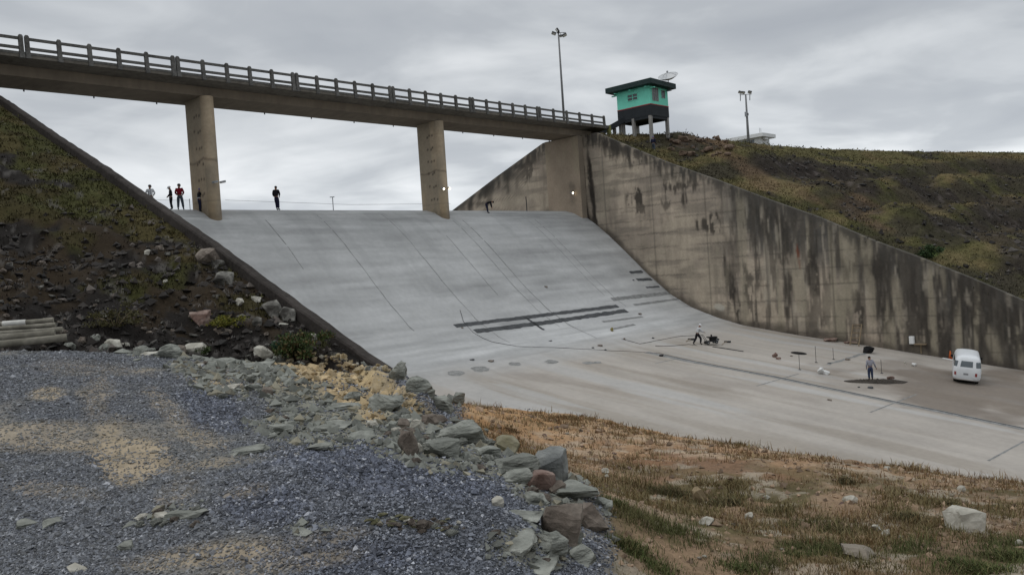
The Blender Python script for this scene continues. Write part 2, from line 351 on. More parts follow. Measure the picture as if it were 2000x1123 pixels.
# ------------------------------------------------------------------ right dam slope
gx = np.concatenate([np.arange(72.4, 140, .32), np.arange(140, 200, .6), np.arange(200, 331, 3)]); gy = np.concatenate([np.arange(-40, 0, 3), np.arange(0, 64, .32), np.arange(64, 100, 3)])
X2, Y2 = np.meshgrid(gx, gy, indexing='ij')
Z2 = terrain_r(X2.ravel(), Y2.ravel())
Z2 = np.where(Y2.ravel() > crest_y(X2.ravel())+8, np.minimum(Z2, 14.4-.4*(Y2.ravel()-crest_y(X2.ravel())-8)), Z2)
Z2 = np.maximum(Z2, -26)
DARKR = [(1560, 335, 90, 24, 8, 1), (1640, 345, 90, 22, 10, .9), (1800, 362, 110, 20, 12, .9), (1830, 395, 60, 22, 20, .8), (1950, 330, 90, 22, 4, .6), (1960, 420, 70, 50, 20, .85), (1880, 450, 110, 22, 12, .85), (1990, 500, 70, 40, 20, .8), (1500, 320, 40, 20, 10, .8), (1700, 410, 50, 12, 15, .6), (1930, 540, 60, 14, 18, .5)]
BROWN = [(1380, 275, 45, 12, 12, .9), (1330, 280, 40, 12, 5, .7), (1420, 300, 50, 10, 20, .6), (1660, 400, 70, 18, 20, .7), (1700, 435, 60, 14, 24, .7), (1480, 345, 50, 16, 30, .6), (1580, 385, 50, 14, 25, .5)]
def right_colour(x, y, z):
    px, py, d = proj(x, y, z)
    n1 = fbm(x*.16, y*.25, 90, 4); n2 = fbm(x*.8, y*.8, 94, 4)
    c = np.tile(np.array([.096, .090, .042]), (len(x), 1))*(.85+.3*n2)[:, None]
    c = mixc(c, [.13, .10, .055], sst(.52, .66, fbm(x*.2+4, y*.3, 97, 4))*.6)
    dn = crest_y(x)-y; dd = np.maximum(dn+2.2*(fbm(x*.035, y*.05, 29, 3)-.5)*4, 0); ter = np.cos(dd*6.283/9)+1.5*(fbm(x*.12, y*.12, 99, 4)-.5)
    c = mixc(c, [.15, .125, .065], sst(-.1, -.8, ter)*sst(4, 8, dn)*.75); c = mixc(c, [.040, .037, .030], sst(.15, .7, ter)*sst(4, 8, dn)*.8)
    c = mixc(c, [.055, .06, .022], sst(.5, .6, n1)*.6)
    c = mixc(c, [.15, .105, .07], blobs(px, py, x, y, BROWN, .35, 100)*.9)
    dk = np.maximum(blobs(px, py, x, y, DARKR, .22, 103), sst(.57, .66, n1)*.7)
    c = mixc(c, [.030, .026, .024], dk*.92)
    c = mixc(c, [.11, .10, .095], sst(.68, .75, fbm(x*1.7, y*1.7, 107, 3))*.6*dk)
    c = mixc(c, [.05, .085, .022], blobs(px, py, x, y, [(1815, 495, 16, 10, 0, 1)], .6, 110)*.8)
    return c*np.array([1.08, 1.03, 1.]), dk
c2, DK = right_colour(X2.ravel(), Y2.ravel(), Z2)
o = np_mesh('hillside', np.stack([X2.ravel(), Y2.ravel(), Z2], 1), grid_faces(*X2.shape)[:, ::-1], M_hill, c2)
tag(o, kind='structure')

# far ground sheet and reservoir behind the crest
mb = MB(); mb.add([(-3000, -3000, -27), (3000, -3000, -27), (3000, 3000, -27), (-3000, 3000, -27)], [(0, 1, 2, 3)])
tag(mb.build('ground_plain', pmat('plain_soil', (.09, .085, .045), var=.4, scale=.02, scale2=.3)), kind='structure')
M_water = pmat('reservoir_water', (.03, .04, .04), rough=.12, var=.1, bump=.3, bscale=.6, bdist=.1)
mb = MB(); mb.add([(-600, 66.5, 2.8), (900, 66.5, 2.8), (900, 1500, 2.8), (-600, 1500, 2.8)], [(0, 1, 2, 3)])
tag(mb.build('water', M_water), kind='structure')

# ------------------------------------------------------------------ spillway chute
sx = np.linspace(XLi, XR, 284)
sy = np.concatenate([[72, 69, 67], np.arange(66, -6, -.2), np.arange(-6, -60.1, -3.)])
SX, SY = np.meshgrid(sx, sy, indexing='ij'); SZ = floor_z(SY)
x, y, z = SX.ravel(), SY.ravel(), SZ.ravel(); px, py, _ = proj(x, y, z)
og = sst(37, 43, y)                          # 1 on the ogee slope, 0 on the apron
c = np.tile(np.array([.42, .422, .415]), (len(x), 1))
apr = np.array([.385, .352, .312])
c = c*og[:, None]+apr[None]*(1-og)[:, None]
lift = fbm(x*.07, y*1.1, 120, 3); lf2 = fbm(x*.25, y*3.2, 122, 3); c *= (1+(.26*(lift-.5)+.22*(lf2-.5))*2*og)[:, None]                 # horizontal casting lifts
c *= (1+.26*(fbm(x*1.3, y*.12, 124, 4)-.5)*(1-.72*og))[:, None]                      # down-flow runs
c *= (1+.22*(fbm(x*.16, y*.16, 127, 4)-.5))[:, None]
st = fbm(x*.55, y*.07+x*.02, 130, 4); c = mixc(c, [.27, .235, .19], sst(.50, .66, st)*(1-og)*.5)
c = mixc(c, [.44, .44, .43], sst(.58, .68, fbm(x*.7+8, y*.06, 134, 4))*(1-og)*.5)
BRN = [(1750, 760, 150, 26, 9, .5), (1850, 770, 190, 46, 9, .95), (1960, 770, 120, 60, 6, .9), (1760, 722, 60, 24, 5, .55), (1350, 745, 90, 10, 10, .35), (1100, 745, 110, 9, 8, .3), (1520, 770, 120, 12, 12, .3)]
c = mixc(c, [.155, .125, .098], blobs(px, py, x, y, BRN, .35, 138)*.85)
c = mixc(c, [.25, .255, .25], sst(.55, .72, fbm(x*.25, y*2.2, 141, 3))*sst(55, 58, y)*.55)       # dull band under the crest
c = mixc(c, [.24, .245, .24], sst(.60, .68, fbm(x*.9, y*.16+3, 143, 3))*sst(44, 56, y)*.18)
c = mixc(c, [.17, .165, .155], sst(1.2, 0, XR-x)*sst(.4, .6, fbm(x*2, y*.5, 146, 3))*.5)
c = mixc(c, [.5, .5, .49], sst(.66, .74, fbm(x*.12, y*.5, 149, 3))*og*.35)
SPILL = np_mesh('spillway', np.stack([x, y, z], 1), grid_faces(*SX.shape), M_chute, c)
tag(SPILL, 'pale grey concrete spillway chute curving down from its crest to a sloping apron', 'spillway')

def ribbon(pts, w, lift, mat, name, parent, jag=.15, seed=0, step=.35):
    """strip of worn concrete following the chute floor through world points"""
    P = [np.array(p) for p in pts]; pl = []
    for a, b in zip(P[:-1], P[1:]):
        n = max(1, int(np.linalg.norm(b-a)/step)); pl += [a+(b-a)*k/n for k in range(n)]
    pl.append(P[-1]); r = random.Random(seed); vs = []; fs = []
    for i, p in enumerate(pl):
        d = pl[min(i+1, len(pl)-1)]-pl[max(i-1, 0)]; n = np.array([-d[1], d[0]]); n /= (np.linalg.norm(n)+1e-9)
        for s in (-.5, -.17, .17, .5):
            q = p[:2]+n*w*s*(1+(r.random()-.5)*2*jag); vs.append((q[0], q[1], float(floor_z(q[1]))+lift))
    for i in range(len(pl)-1):
        for k in range(3): fs.append((i*4+k, i*4+k+1, i*4+5+k, i*4+4+k))
    return MB().add(vs, fs).build(name, mat, parent)
def strip_px(pts, w, mat, name='repair_strip', jag=.2, lift=.012, label=None, seed=1):
    o = ribbon([hitf(*p) for p in pts], w, lift, mat, name, SPILL, jag, seed)
    if label: o['label'] = label
    return o
for i, (pts, w, m) in enumerate([
    ([(888, 637), (1030, 620), (1207, 598)], .42, M_patch), ([(928, 648), (1070, 630), (1224, 607)], .5, M_patch),
    ([(1195, 585), (1250, 579), (1310, 573)], .38, M_patch2), ([(1238, 596), (1325, 584)], .3, M_patch2), ([(1177, 629), (1255, 619)], .34, M_patch2),
    ([(1196, 643), (1240, 634)], .3, M_patch2), ([(1025, 620), (1063, 645)], .3, M_patch), ([(1230, 533), (1255, 531)], .3, M_patch), ([(1244, 547), (1273, 546)], .34, M_patch), ([(1262, 562), (1288, 560)], .2, M_patch)]):
    strip_px(pts, w, m, seed=i, label='dark chiselled repair strip across the chute' if m is M_patch else 'worn grey repair strip on the chute')
strip_px([(1262, 688), (1500, 734), (1760, 788), (2000, 838)], .62, M_patch2, 'expansion_joint', .12, .010, 'dark grey filled joint running down the apron', 20)
strip_px([(1290, 691), (1500, 733), (1760, 787), (2000, 836.5)], .16, M_patch, 'expansion_joint', .2, .016, None, 21)
for pts in ([(1478, 754), (1560, 730)], [(1700, 805), (1790, 770)], [(1280, 710), (1320, 701)], [(1930, 900), (2000, 862)], [(1615, 712), (1690, 690)]):
    strip_px(pts, .10, M_patch2, 'contraction_joint', .3, .008, None, 22)
strip_px([(1615, 712), (1690, 690)], .3, M_patch2, 'repair_strip', .5, .011, 'faint dirt line on the apron', 23)
# long joints down the ogee: thin grooves, broken
def xj(px, py): return hitf(px, py)[0]
for k, (X, a, b, w) in enumerate([(xj(640, 440), 58, 47, .07), (xj(780, 450), 58.5, 43.5, .07), (xj(520, 432), 57.2, 52.5, .08), (xj(905, 450), 58, 45, .07), (xj(945, 470), 57, 42, .10), (xj(1090, 470), 57, 46.5, .07), (xj(880, 470), 55, 49, .07), (xj(1030, 430), 58, 48, .06)]):
    r = random.Random(k); ys = [a]
    while ys[-1] > b: ys.append(ys[-1]-.6)
    ribbon([(X+(r.random()-.5)*.06, yy, float(floor_z(yy))) for yy in ys], w, .01, M_patch2, 'joint_groove', SPILL, .5, k, .6)
# round cored patches
M_core = pmat('core_patch_concrete', (.25, .25, .24), var=.5, scale=3, scale2=14, bump=.6, bscale=14, rough=1, spec=.1)
for k, (px_, py_, w) in enumerate([(890, 729, 1.0), (938, 721, 1.15), (1005, 711, .8), (1077, 707, .95), (1150, 709, .85), (1167, 708, .6)]):
    p = hitf(px_, py_); r = random.Random(k); vs = [(p[0], p[1], p[2]+.012)]
    for t in range(18):
        a = t*math.pi/9; q = w*(.42+.14*r.random()); X, Y = p[0]+q*math.cos(a)*1.25, p[1]+q*math.sin(a)*.9; vs.append((X, Y, float(floor_z(Y))+.012))
    MB().add(vs, [(0, 1+t, 1+(t+1) % 18) for t in range(18)]).build('core_patch', M_core, SPILL)
p = hitf(1560, 690); vs = [(p[0]+.62*math.cos(t*math.pi/10), p[1]+.62*math.sin(t*math.pi/10), float(floor_z(p[1]+.62*math.sin(t*math.pi/10)))+.012) for t in range(20)]
o = MB().add(vs, [tuple(range(20))]).build('drain_hole', M_hole, SPILL); o['label'] = 'round black drain hole in the apron'

# ------------------------------------------------------------------ right training wall
wy = np.concatenate([np.arange(92, 66, -.5), np.arange(66, 8, -.14), np.arange(8, -40, -1.5)]); wv = np.linspace(0, 1, 100)
WYg, WVg = np.meshgrid(wy, wv, indexing='ij'); zt = rwall_z(WYg); zb = np.maximum(floor_z(WYg)-.4, -16.); zb = np.minimum(zb, zt-.2)
WZg = zb+(zt-zb)*WVg
y, z = WYg.ravel(), WZg.ravel(); top = zt.ravel(); d = top-z; px, py, _ = proj(np.full_like(y, XR), y, z)
def wall_colour(y, z, d, px, py, right):
    c = np.tile(np.array([.47, .395, .31]), (len(y), 1))*(.86+.28*fbm(y*2.4, z*2.4, 158, 4))[:, None]
    brk = sst(.34, .50, fbm(y*4.2, z*.8, 159, 4))
    c = mixc(c, [.42, .36, .28], sst(.45, .62, fbm(y*.18, z*.22, 160, 4))*.7)
    c = mixc(c, [.29, .245, .20], sst(.45, .65, fbm(y*.35, z*.5, 163, 5))*.6)
    c = mixc(c, [.17, .15, .125], sst(.52, .62, fbm(y*.25, z*1.6, 164, 4))*.45)
    ds = right                                               # stain amount along the wall
    film = sst(42.5, 38, y+1.5*(fbm(y*.8, z*.25, 156, 4)-.5))*np.maximum(sst(6.5, 3.0, d+3.2*(fbm(y*1.1, z*.12, 157, 5)-.5)), sst(25, 19, y)*.85)
    c = mixc(c, [.105, .098, .087], film*(.8+.2*sst(.35, .6, fbm(y*1.2, z*.9, 155, 4))))
    run = fbm(y*.75, z*.05, 166, 4); run2 = fbm(y*1.6+3, z*.10, 170, 4); ln = 1.2+9*fbm(y*.5, y*0, 172, 3)**1.3*(.15+1.3*ds)
    m = sst(.40, .50, run*.55+run2*.45)*sst(1.25, .45, d/ln); c = mixc(c, [.052, .047, .040], m*(.35+.65*brk)*.9)
    fine = fbm(y*3.1, z*.22, 168, 4); c = mixc(c, [.10, .088, .072], sst(.5, .58, fine)*(.10+.6*ds)); c = mixc(c, [.40, .355, .285], sst(.60, .70, fbm(y*2.2+9, z*.3, 169, 4))*(.1+.5*ds))
    m = sst(.56, .66, fbm(y*1.1+31, z*.16, 176, 4))*(.25+.75*ds); c = mixc(c, [.062, .054, .046], m*(.3+.7*brk)*.85)
    m = sst(.58, .66, fbm(y*.8+77, z*.06, 181, 4))*(.1+.9*ds); c = mixc(c, [.34, .30, .225], m*.75)
    m = sst(1.5, .15, d+1.6*(fbm(y*1.3, z*.3, 184, 4)-.5)); c = mixc(c, [.075, .069, .06], m*(.4+.6*brk)*.85)
    return c
right = sst(43, 36, y)*.95
c = wall_colour(y, z, d, px, py, right)
STAIN = [(1136, 350, 6, 85, -4, 1), (1146, 420, 5, 40, -6, 1), (1152, 350, 4, 60, -4, .9), (1160, 405, 4, 40, -6, .9), (1243, 380, 15, 20, 0, 1), (1250, 405, 12, 14, 0, .8), (1318, 365, 30, 13, -4, .9), (1300, 395, 12, 12, 0, .7), (1336, 392, 10, 14, 0, .9),
    (1383, 437, 22, 16, 0, .95), (1240, 312, 22, 20, 0, .7), (1300, 340, 14, 24, 0, .6), (1420, 540, 7, 45, -8, .9), (1440, 590, 8, 40, -8, .9), (1468, 580, 10, 55, -8, .7), (1535, 560, 10, 70, -8, .85), (1590, 545, 10, 60, -8, .8), (1610, 625, 14, 30, 0, .7),
    (1680, 600, 14, 40, -6, .9), (1730, 620, 10, 50, -8, .7), (1810, 640, 16, 60, -6, .9), (1845, 660, 10, 45, -6, .8), (1900, 600, 40, 60, -6, .7), (1975, 650, 26, 60, -6, .8), (1500, 440, 60, 30, 0, .5), (1700, 530, 60, 30, 0, .5), (1000, 350, 40, 18, -40, .7), (1030, 330, 8, 24, 0, .8), (940, 390, 30, 14, -35, .7), (1195, 290, 40, 14, 20, .7)]
LIGHT = [(1562, 570, 9, 80, -8, .9), (1640, 590, 30, 40, 0, .5), (1705, 590, 10, 50, -10, .75), (1757, 610, 10, 50, -10, .75), (1640, 640, 40, 18, 0, .6), (1935, 660, 13, 40, -4, .8), (1790, 690, 16, 14, 0, .6), (1180, 370, 10, 50, 0, .5), (1380, 540, 40, 50, 0, .4)]
c = mixc(c, [.046, .040, .034], blobs(px, py, y, z, STAIN, 1.7, 190, .35)*(.12+.88*sst(.40, .47, fbm(y*3.6, z*.8, 189, 5)))*.93)
c = mixc(c, [.04, .034, .029], blobs(px, py, y, z, [(1134, 350, 7, 95, -4, 1), (1145, 425, 6, 40, -7, 1), (1157, 370, 5, 80, -5, 1)], 1.0, 193, .5)*.95)
c = mixc(c, [.33, .29, .22], blobs(px, py, y, z, LIGHT, 1.5, 194, .3)*.8)
c = mixc(c, [.16, .045, .022], blobs(px, py, y, z, [(1558, 492, 3, 13, -8, 1), (1561, 515, 2, 12, -8, .6)], .9, 197)*.8)
c = mixc(c, [.5, .47, .40], blobs(px, py, y, z, [(1404, 601, 11, 7, 5, 1)], .9, 198)*.8)
fl = z-floor_z(y); c = mixc(c, [.06, .05, .042], sst(1.0, .1, fl+.9*(fbm(y*1.1, z*.5, 201, 3)-.5))*.7)  # shadowed band along the wall foot, painted into the colour
for zz in np.arange(-12, 16, 1.45): c = mixc(c, [.07, .062, .052], sst(.10, .03, np.abs(z-zz+.06*(fbm(y*.4, z*0, 203, 2)-.5)))*.45*sst(.3, .6, fbm(y*.9, zz+z*0, 204, 3)))
for yy in np.arange(12, 66, 6.1): c = mixc(c, [.08, .07, .058], sst(.12, .04, np.abs(y-yy))*.45)
v1 = np.stack([np.full_like(y, XR), y, z], 1); f1 = grid_faces(*WYg.shape)
n0 = len(v1); nyw = len(wy)
tp = np.stack([np.full(nyw, XR+.7), wy, rwall_z(wy)], 1); bk = np.stack([np.full(nyw, XR+.7), wy, zb[:, 0]], 1)
iT = np.arange(nyw)*100+99; iA = n0+np.arange(nyw); iB = iA+nyw
ftop = np.stack([iT[:-1], iT[1:], iA[1:], iA[:-1]], 1); fbk = np.stack([iA[:-1], iA[1:], iB[1:], iB[:-1]], 1)
tc_ = np.tile([[.07, .065, .05]], (2*nyw, 1))
RW = np_mesh('training_wall', np.concatenate([v1, tp, bk]), np.concatenate([f1, ftop, fbk]), M_wall, np.concatenate([c, tc_]), smooth=False)
tag(RW, 'tall stained tan concrete training wall along the far side of the spillway', 'wall')
# pilaster carrying the bridge end
yy_, zz_ = np.meshgrid(np.linspace(57.2, 62.0, 40), np.linspace(3.0, 13.86, 90), indexing='ij')
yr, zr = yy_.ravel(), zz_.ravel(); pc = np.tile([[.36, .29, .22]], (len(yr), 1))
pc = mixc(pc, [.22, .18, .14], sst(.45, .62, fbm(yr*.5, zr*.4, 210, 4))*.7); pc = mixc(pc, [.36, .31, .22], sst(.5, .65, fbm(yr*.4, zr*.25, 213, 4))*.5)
pv = [np.stack([np.full_like(yr, XR-.85), yr, zr], 1)]; pf = [grid_faces(*yy_.shape)]
xs_, zs_ = np.meshgrid(np.linspace(XR-.85, XR+.05, 10), np.linspace(3, 13.86, 90), indexing='ij')
for k, Yv in enumerate((57.2, 62.0)):
    b = sum(len(q) for q in pv); pv.append(np.stack([xs_.ravel(), np.full(900, Yv), zs_.ravel()], 1)); pf.append(grid_faces(10, 90)+b)
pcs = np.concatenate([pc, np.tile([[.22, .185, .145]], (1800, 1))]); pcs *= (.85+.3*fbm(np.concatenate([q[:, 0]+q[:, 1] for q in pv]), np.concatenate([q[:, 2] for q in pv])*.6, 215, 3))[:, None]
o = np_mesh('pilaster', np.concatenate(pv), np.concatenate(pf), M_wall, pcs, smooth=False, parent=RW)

# left training wall: sloping dark wall on the near side
mb = MB(); ys = np.concatenate([np.arange(92, 12, -.4), np.arange(12, -60, -4.)]); vs = []; fs = []
rj = random.Random(3)
for yv in ys:
    zt_ = float(lwall_z(yv))+(rj.random()-.5)*.05
    for (xx, zv) in ((XL, zt_-1.6), (XL, zt_-.06), (XL+.05, zt_), (XLi, zt_), (XLi, float(floor_z(yv))-.6)): vs.append((xx, yv, zv))
for i in range(len(ys)-1):
    for k in range(4): fs.append((i*5+k, i*5+k+1, i*5+6+k, i*5+5+k))
o = mb.add(vs, fs).build('training_wall', M_darkwall); tag(o, 'low dark sloping concrete wall along the near side of the spillway', 'wall')

# ------------------------------------------------------------------ bridge
BR = empty('bridge', (45, 59, 13.9), 0, 'long grey concrete road bridge with post and rail parapet crossing over the spillway', 'bridge')
def bpart(mb, name, mat, **k):
    o = mb.build(name, mat, BR, **k); o.matrix_parent_inverse = Matrix.Translation((-45, -59, -13.9)); return o
YB = 56.0
bpart(MB().add([(x, y, z) for x in (-25, 75.3) for (y, z) in ((YB, 14.72), (YB, 14.9), (62.9, 14.9), (62.9, 14.72), (61.2, 14.55), (57.4, 14.55))],
      [(0, 1, 2, 3, 4, 5), (11, 10, 9, 8, 7, 6)]+[(k, (k+1) % 6, (k+1) % 6+6, k+6) for k in range(6)]), 'deck', M_bridge)
bpart(MB().add([(x, y, z) for x in (-25, 74.0) for (y, z) in ((57.45, 14.56), (57.5, 13.9), (61.1, 13.9), (61.15, 14.56))], [(0, 1, 2, 3), (7, 6, 5, 4)]+[(k, (k+1) % 4, (k+1) % 4+4, k+4) for k in range(4)]), 'girder', M_girder)
bpart(MB().box(-25, 75.3, YB-.02, YB+.33, 14.903, 15.06), 'curb', M_rail)
bpart(MB().box(-25, 75.3, 62.55, 62.92, 14.903, 15.2), 'curb', M_rail)
X0, S9 = 16.76, 9.39
def post(x, w=.24):
    m = MB(); y0 = YB-.025
    m.add([(x-w/2-.03, y0-.10, 14.68), (x+w/2+.03, y0-.10, 14.68), (x+w/2+.03, y0+.10, 14.68), (x-w/2-.03, y0+.10, 14.68),
           (x-w/2, y0-.04, 15.2), (x+w/2, y0-.04, 15.2), (x+w/2, y0+.17, 15.2), (x-w/2, y0+.17, 15.2),
           (x-w/2, y0, 16.02), (x+w/2, y0, 16.02), (x+w/2, y0+.2, 16.02), (x-w/2, y0+.2, 16.02),
           (x-w/2+.05, y0+.04, 16.12), (x+w/2-.05, y0+.04, 16.12), (x+w/2-.05, y0+.16, 16.12), (x-w/2+.05, y0+.16, 16.12)],
          [(3, 2, 1, 0), (12, 13, 14, 15)]+[(l*4+k, l*4+(k+1) % 4, l*4+4+(k+1) % 4, l*4+4+k) for l in range(3) for k in range(4)])
    return bpart(m, 'railing_post', M_rail)
for u in range(-4, 6):
    xa = X0+S9*u+.17; xb = X0+S9*(u+1)-.17
    if u == 5: xb = 74.6
    n = 5
    for k in range(n+1): post(xa+(xb-xa)*k/n)
    for zc in (15.90, 15.31):
        dz = random.uniform(-.012, .012)
        bpart(MB().box(xa, xb, YB+.02, YB+.14, zc-.085+dz, zc+.085+dz), 'rail', M_rail)
for k in range(18):
    xx = -4+k*4.4; bpart(MB().tube([(xx, 60.98, 14.0), (xx, 60.98, 13.76)], .05, 8), 'drain_pipe', M_dkmetal)
bpart(MB().box(75.34, 75.6, YB-.1, YB+.3, 13.6, 15.1), 'end_block', pmat('mossy_yellow_concrete', (.22, .22, .08), var=.4))
def pier(xc, L, T, y0, label):
    pts = []; r = T/2
    for k in range(13): a = math.pi+math.pi*k/12; pts.append((xc+r*math.cos(a), y0+r+r*math.sin(a)))
    nl = 22
    for k in range(1, nl): pts.append((xc+r, y0+r+(L-2*r)*k/nl))
    for k in range(13): a = math.pi*k/12; pts.append((xc+r*math.cos(a), y0+L-r+r*math.sin(a)))
    for k in range(1, nl): pts.append((xc-r, y0+L-r-(L-2*r)*k/nl))
    n = len(pts); zs = np.linspace(3.6, 13.895, 120)
    P = np.array(pts); V = np.concatenate([np.concatenate([P, np.full((n, 1), z)], 1) for z in zs])
    i = np.arange(n); F = np.concatenate([np.stack([i+n*j, (i+1) % n+n*j, (i+1) % n+n*(j+1), i+n*(j+1)], 1) for j in range(119)])
    s = np.tile(np.arange(n), 120)*.15; z = V[:, 2]
    c = np.tile([[.43, .345, .245]], (len(V), 1))*(.85+.3*fbm(V[:, 1]*2.5+V[:, 0], z*2., 219, 4))[:, None]; c = mixc(c, [.29, .25, .19], sst(.4, .6, fbm(s*.5, z*.3+xc, 220, 4))*.7)
    c = mixc(c, [.40, .30, .18], sst(8.6, 5.0, z)*sst(.3, .6, fbm(s*.7, z*.35, 223, 4))*.7)
    c = mixc(c, [.13, .10, .075], sst(.13, .04, np.abs(z-9.35+.15*np.sin(s)))*.55)
    c = mixc(c, [.2, .165, .125], sst(.1, .03, np.abs(z-6.3))*.4)
    c = mixc(c, [.09, .075, .06], sst(6.1, 5.2, z+1.1*(fbm(s, z, 226, 3)-.5))*.5)
    r0 = random.Random(int(xc))
    for zz in np.arange(6.8, 13.6, 1.15):
        for f in (.55, .72, .86):
            yy = y0+r+(L-2*r)*(1-f)*1.1; jit = r0.uniform(-.12, .12)
            m = sst(.17, .06, np.hypot(V[:, 1]-yy-jit, z-zz-jit))*(V[:, 0] < xc); c = mixc(c, [.07, .055, .045], m*.8)
    o = np_mesh('pier', V, F, M_wall, c, parent=BR); o.matrix_parent_inverse = Matrix.Translation((-45, -59, -13.9)); o['label'] = label
    return o
pier(29.0, 3.3, .95, 57.15, 'tan concrete pier nearer the left bank'); pier(51.4, 3.3, .95, 57.15, 'tan concrete pier in mid spillway')

# ------------------------------------------------------------------ camera, light
cam = bpy.data.cameras.new('camera'); cam.sensor_width = 36; cam.lens = 36*FPX/2000; cam.clip_start = .1; cam.clip_end = 6000
co = bpy.data.objects.new('camera', cam); C.objects.link(co)
co.matrix_world = Matrix([[*MC[:, 0], 0], [*MC[:, 1], 0], [*MC[:, 2], 0], [0, 0, 0, 1]])
scene.camera = co
SUN_EL, SUN_AZ = R(62), R(150)       # azimuth measured from +X
sd = bpy.data.lights.new('sun', 'SUN'); sd.energy = .6; sd.angle = R(40); sd.color = (1, .97, .93)
so = bpy.data.objects.new('sun', sd); C.objects.link(so)
dv = Vector((math.cos(SUN_EL)*math.cos(SUN_AZ), math.cos(SUN_EL)*math.sin(SUN_AZ), math.sin(SUN_EL)))
so.rotation_euler = dv.to_track_quat('Z', 'Y').to_euler()
W = bpy.data.worlds.new('World'); scene.world = W; W.use_nodes = True; N, L = W.node_tree.nodes, W.node_tree.links
bg = N['Background']; sky = N.new('ShaderNodeTexSky'); sky.sky_type = 'NISHITA'; sky.sun_disc = False
sky.sun_elevation = SUN_EL; sky.sun_rotation = math.pi/2-SUN_AZ
L.new(sky.outputs['Color'], bg.inputs['Color']); bg.inputs['Strength'].default_value = .06
tc = N.new('ShaderNodeTexCoord'); sp = N.new('ShaderNodeSeparateXYZ'); L.new(tc.outputs['Generated'], sp.inputs[0])
def mth(op, a, b=None):
    n = N.new('ShaderNodeMath'); n.operation = op
    for i, v in enumerate((a, b)):
        if v is None: continue
        if isinstance(v, (int, float)): n.inputs[i].default_value = v
        else: L.new(v, n.inputs[i])
    return n.outputs[0]
den = mth('ADD', mth('MAXIMUM', sp.outputs['Z'], 0.), .22)
cb = N.new('ShaderNodeCombineXYZ'); L.new(mth('DIVIDE', sp.outputs['X'], den), cb.inputs['X']); L.new(mth('DIVIDE', sp.outputs['Y'], den), cb.inputs['Y']); L.new(mth('MULTIPLY', sp.outputs['Z'], 1.5), cb.inputs['Z'])
rot = N.new('ShaderNodeMapping'); rot.inputs['Rotation'].default_value = (0, 0, R(46)); rot.inputs['Scale'].default_value = (1., 1., 1.); L.new(cb.outputs[0], rot.inputs['Vector'])
def cn(scale, detail, dist, off=0.):
    mp = N.new('ShaderNodeMapping'); mp.inputs['Location'].default_value = (off, off*.7, 0); mp.inputs['Scale'].default_value = (.85, 1.0, 1)
    L.new(rot.outputs[0], mp.inputs['Vector']); n = N.new('ShaderNodeTexNoise'); n.inputs['Scale'].default_value = scale; n.inputs['Detail'].default_value = detail; n.inputs['Distortion'].default_value = dist
    n.inputs['Roughness'].default_value = .48
    L.new(mp.outputs[0], n.inputs['Vector']); return n.outputs['Fac']
a1 = cn(1.25, 5, .6, 2.3); a2 = cn(3.2, 5, .5, 7.1)
cl = mth('ADD', mth('MULTIPLY', a1, .68), mth('MULTIPLY', a2, .32))
cr = N.new('ShaderNodeValToRGB'); e = cr.color_ramp.elements
e[0].position = .355; e[0].color = (.385, .41, .445, 1); e[1].position = .66; e[1].color = (.74, .76, .78, 1)
k = e.new(.47); k.color = (.445, .47, .50, 1); k = e.new(.54); k.color = (.56, .585, .61, 1)
L.new(cl, cr.inputs['Fac'])
# thinner, brighter cloud towards the horizon and overhead
hz = N.new('ShaderNodeFloatCurve'); cv = hz.mapping.curves[0]
for (a_, b_) in ((0.04, .60), (.12, .50), (.30, .43), (.5, .5)): cv.points.new(a_, b_)
cv.points[0].location = (0, .62); cv.points[-1].location = (1, .80); hz.mapping.update(); L.new(mth('MAXIMUM', sp.outputs['Z'], 0.), hz.inputs['Value'])
hz2 = mth('MULTIPLY', hz.outputs[0], 2.2)
mxs = N.new('ShaderNodeVectorMath'); mxs.operation = 'SCALE'; L.new(cr.outputs['Color'], mxs.inputs[0]); L.new(hz2, mxs.inputs['Scale'])
bg2 = N.new('ShaderNodeBackground'); L.new(mxs.outputs[0], bg2.inputs['Color']); bg2.inputs['Strength'].default_value = 1.04
ms = N.new('ShaderNodeMixShader'); ms.inputs['Fac'].default_value = .93
L.new(bg.outputs[0], ms.inputs[1]); L.new(bg2.outputs[0], ms.inputs[2]); L.new(ms.outputs[0], N['World Output'].inputs['Surface'])
scene.view_settings.view_transform = 'Standard'; scene.view_settings.look = 'None'; scene.view_settings.gamma = 1; scene.view_settings.exposure = .17

for o in (SPILL, BR): o['kind'] = 'thing'
for o in list(C.objects):
    if o.name.startswith('training_wall'): o['kind'] = 'thing'

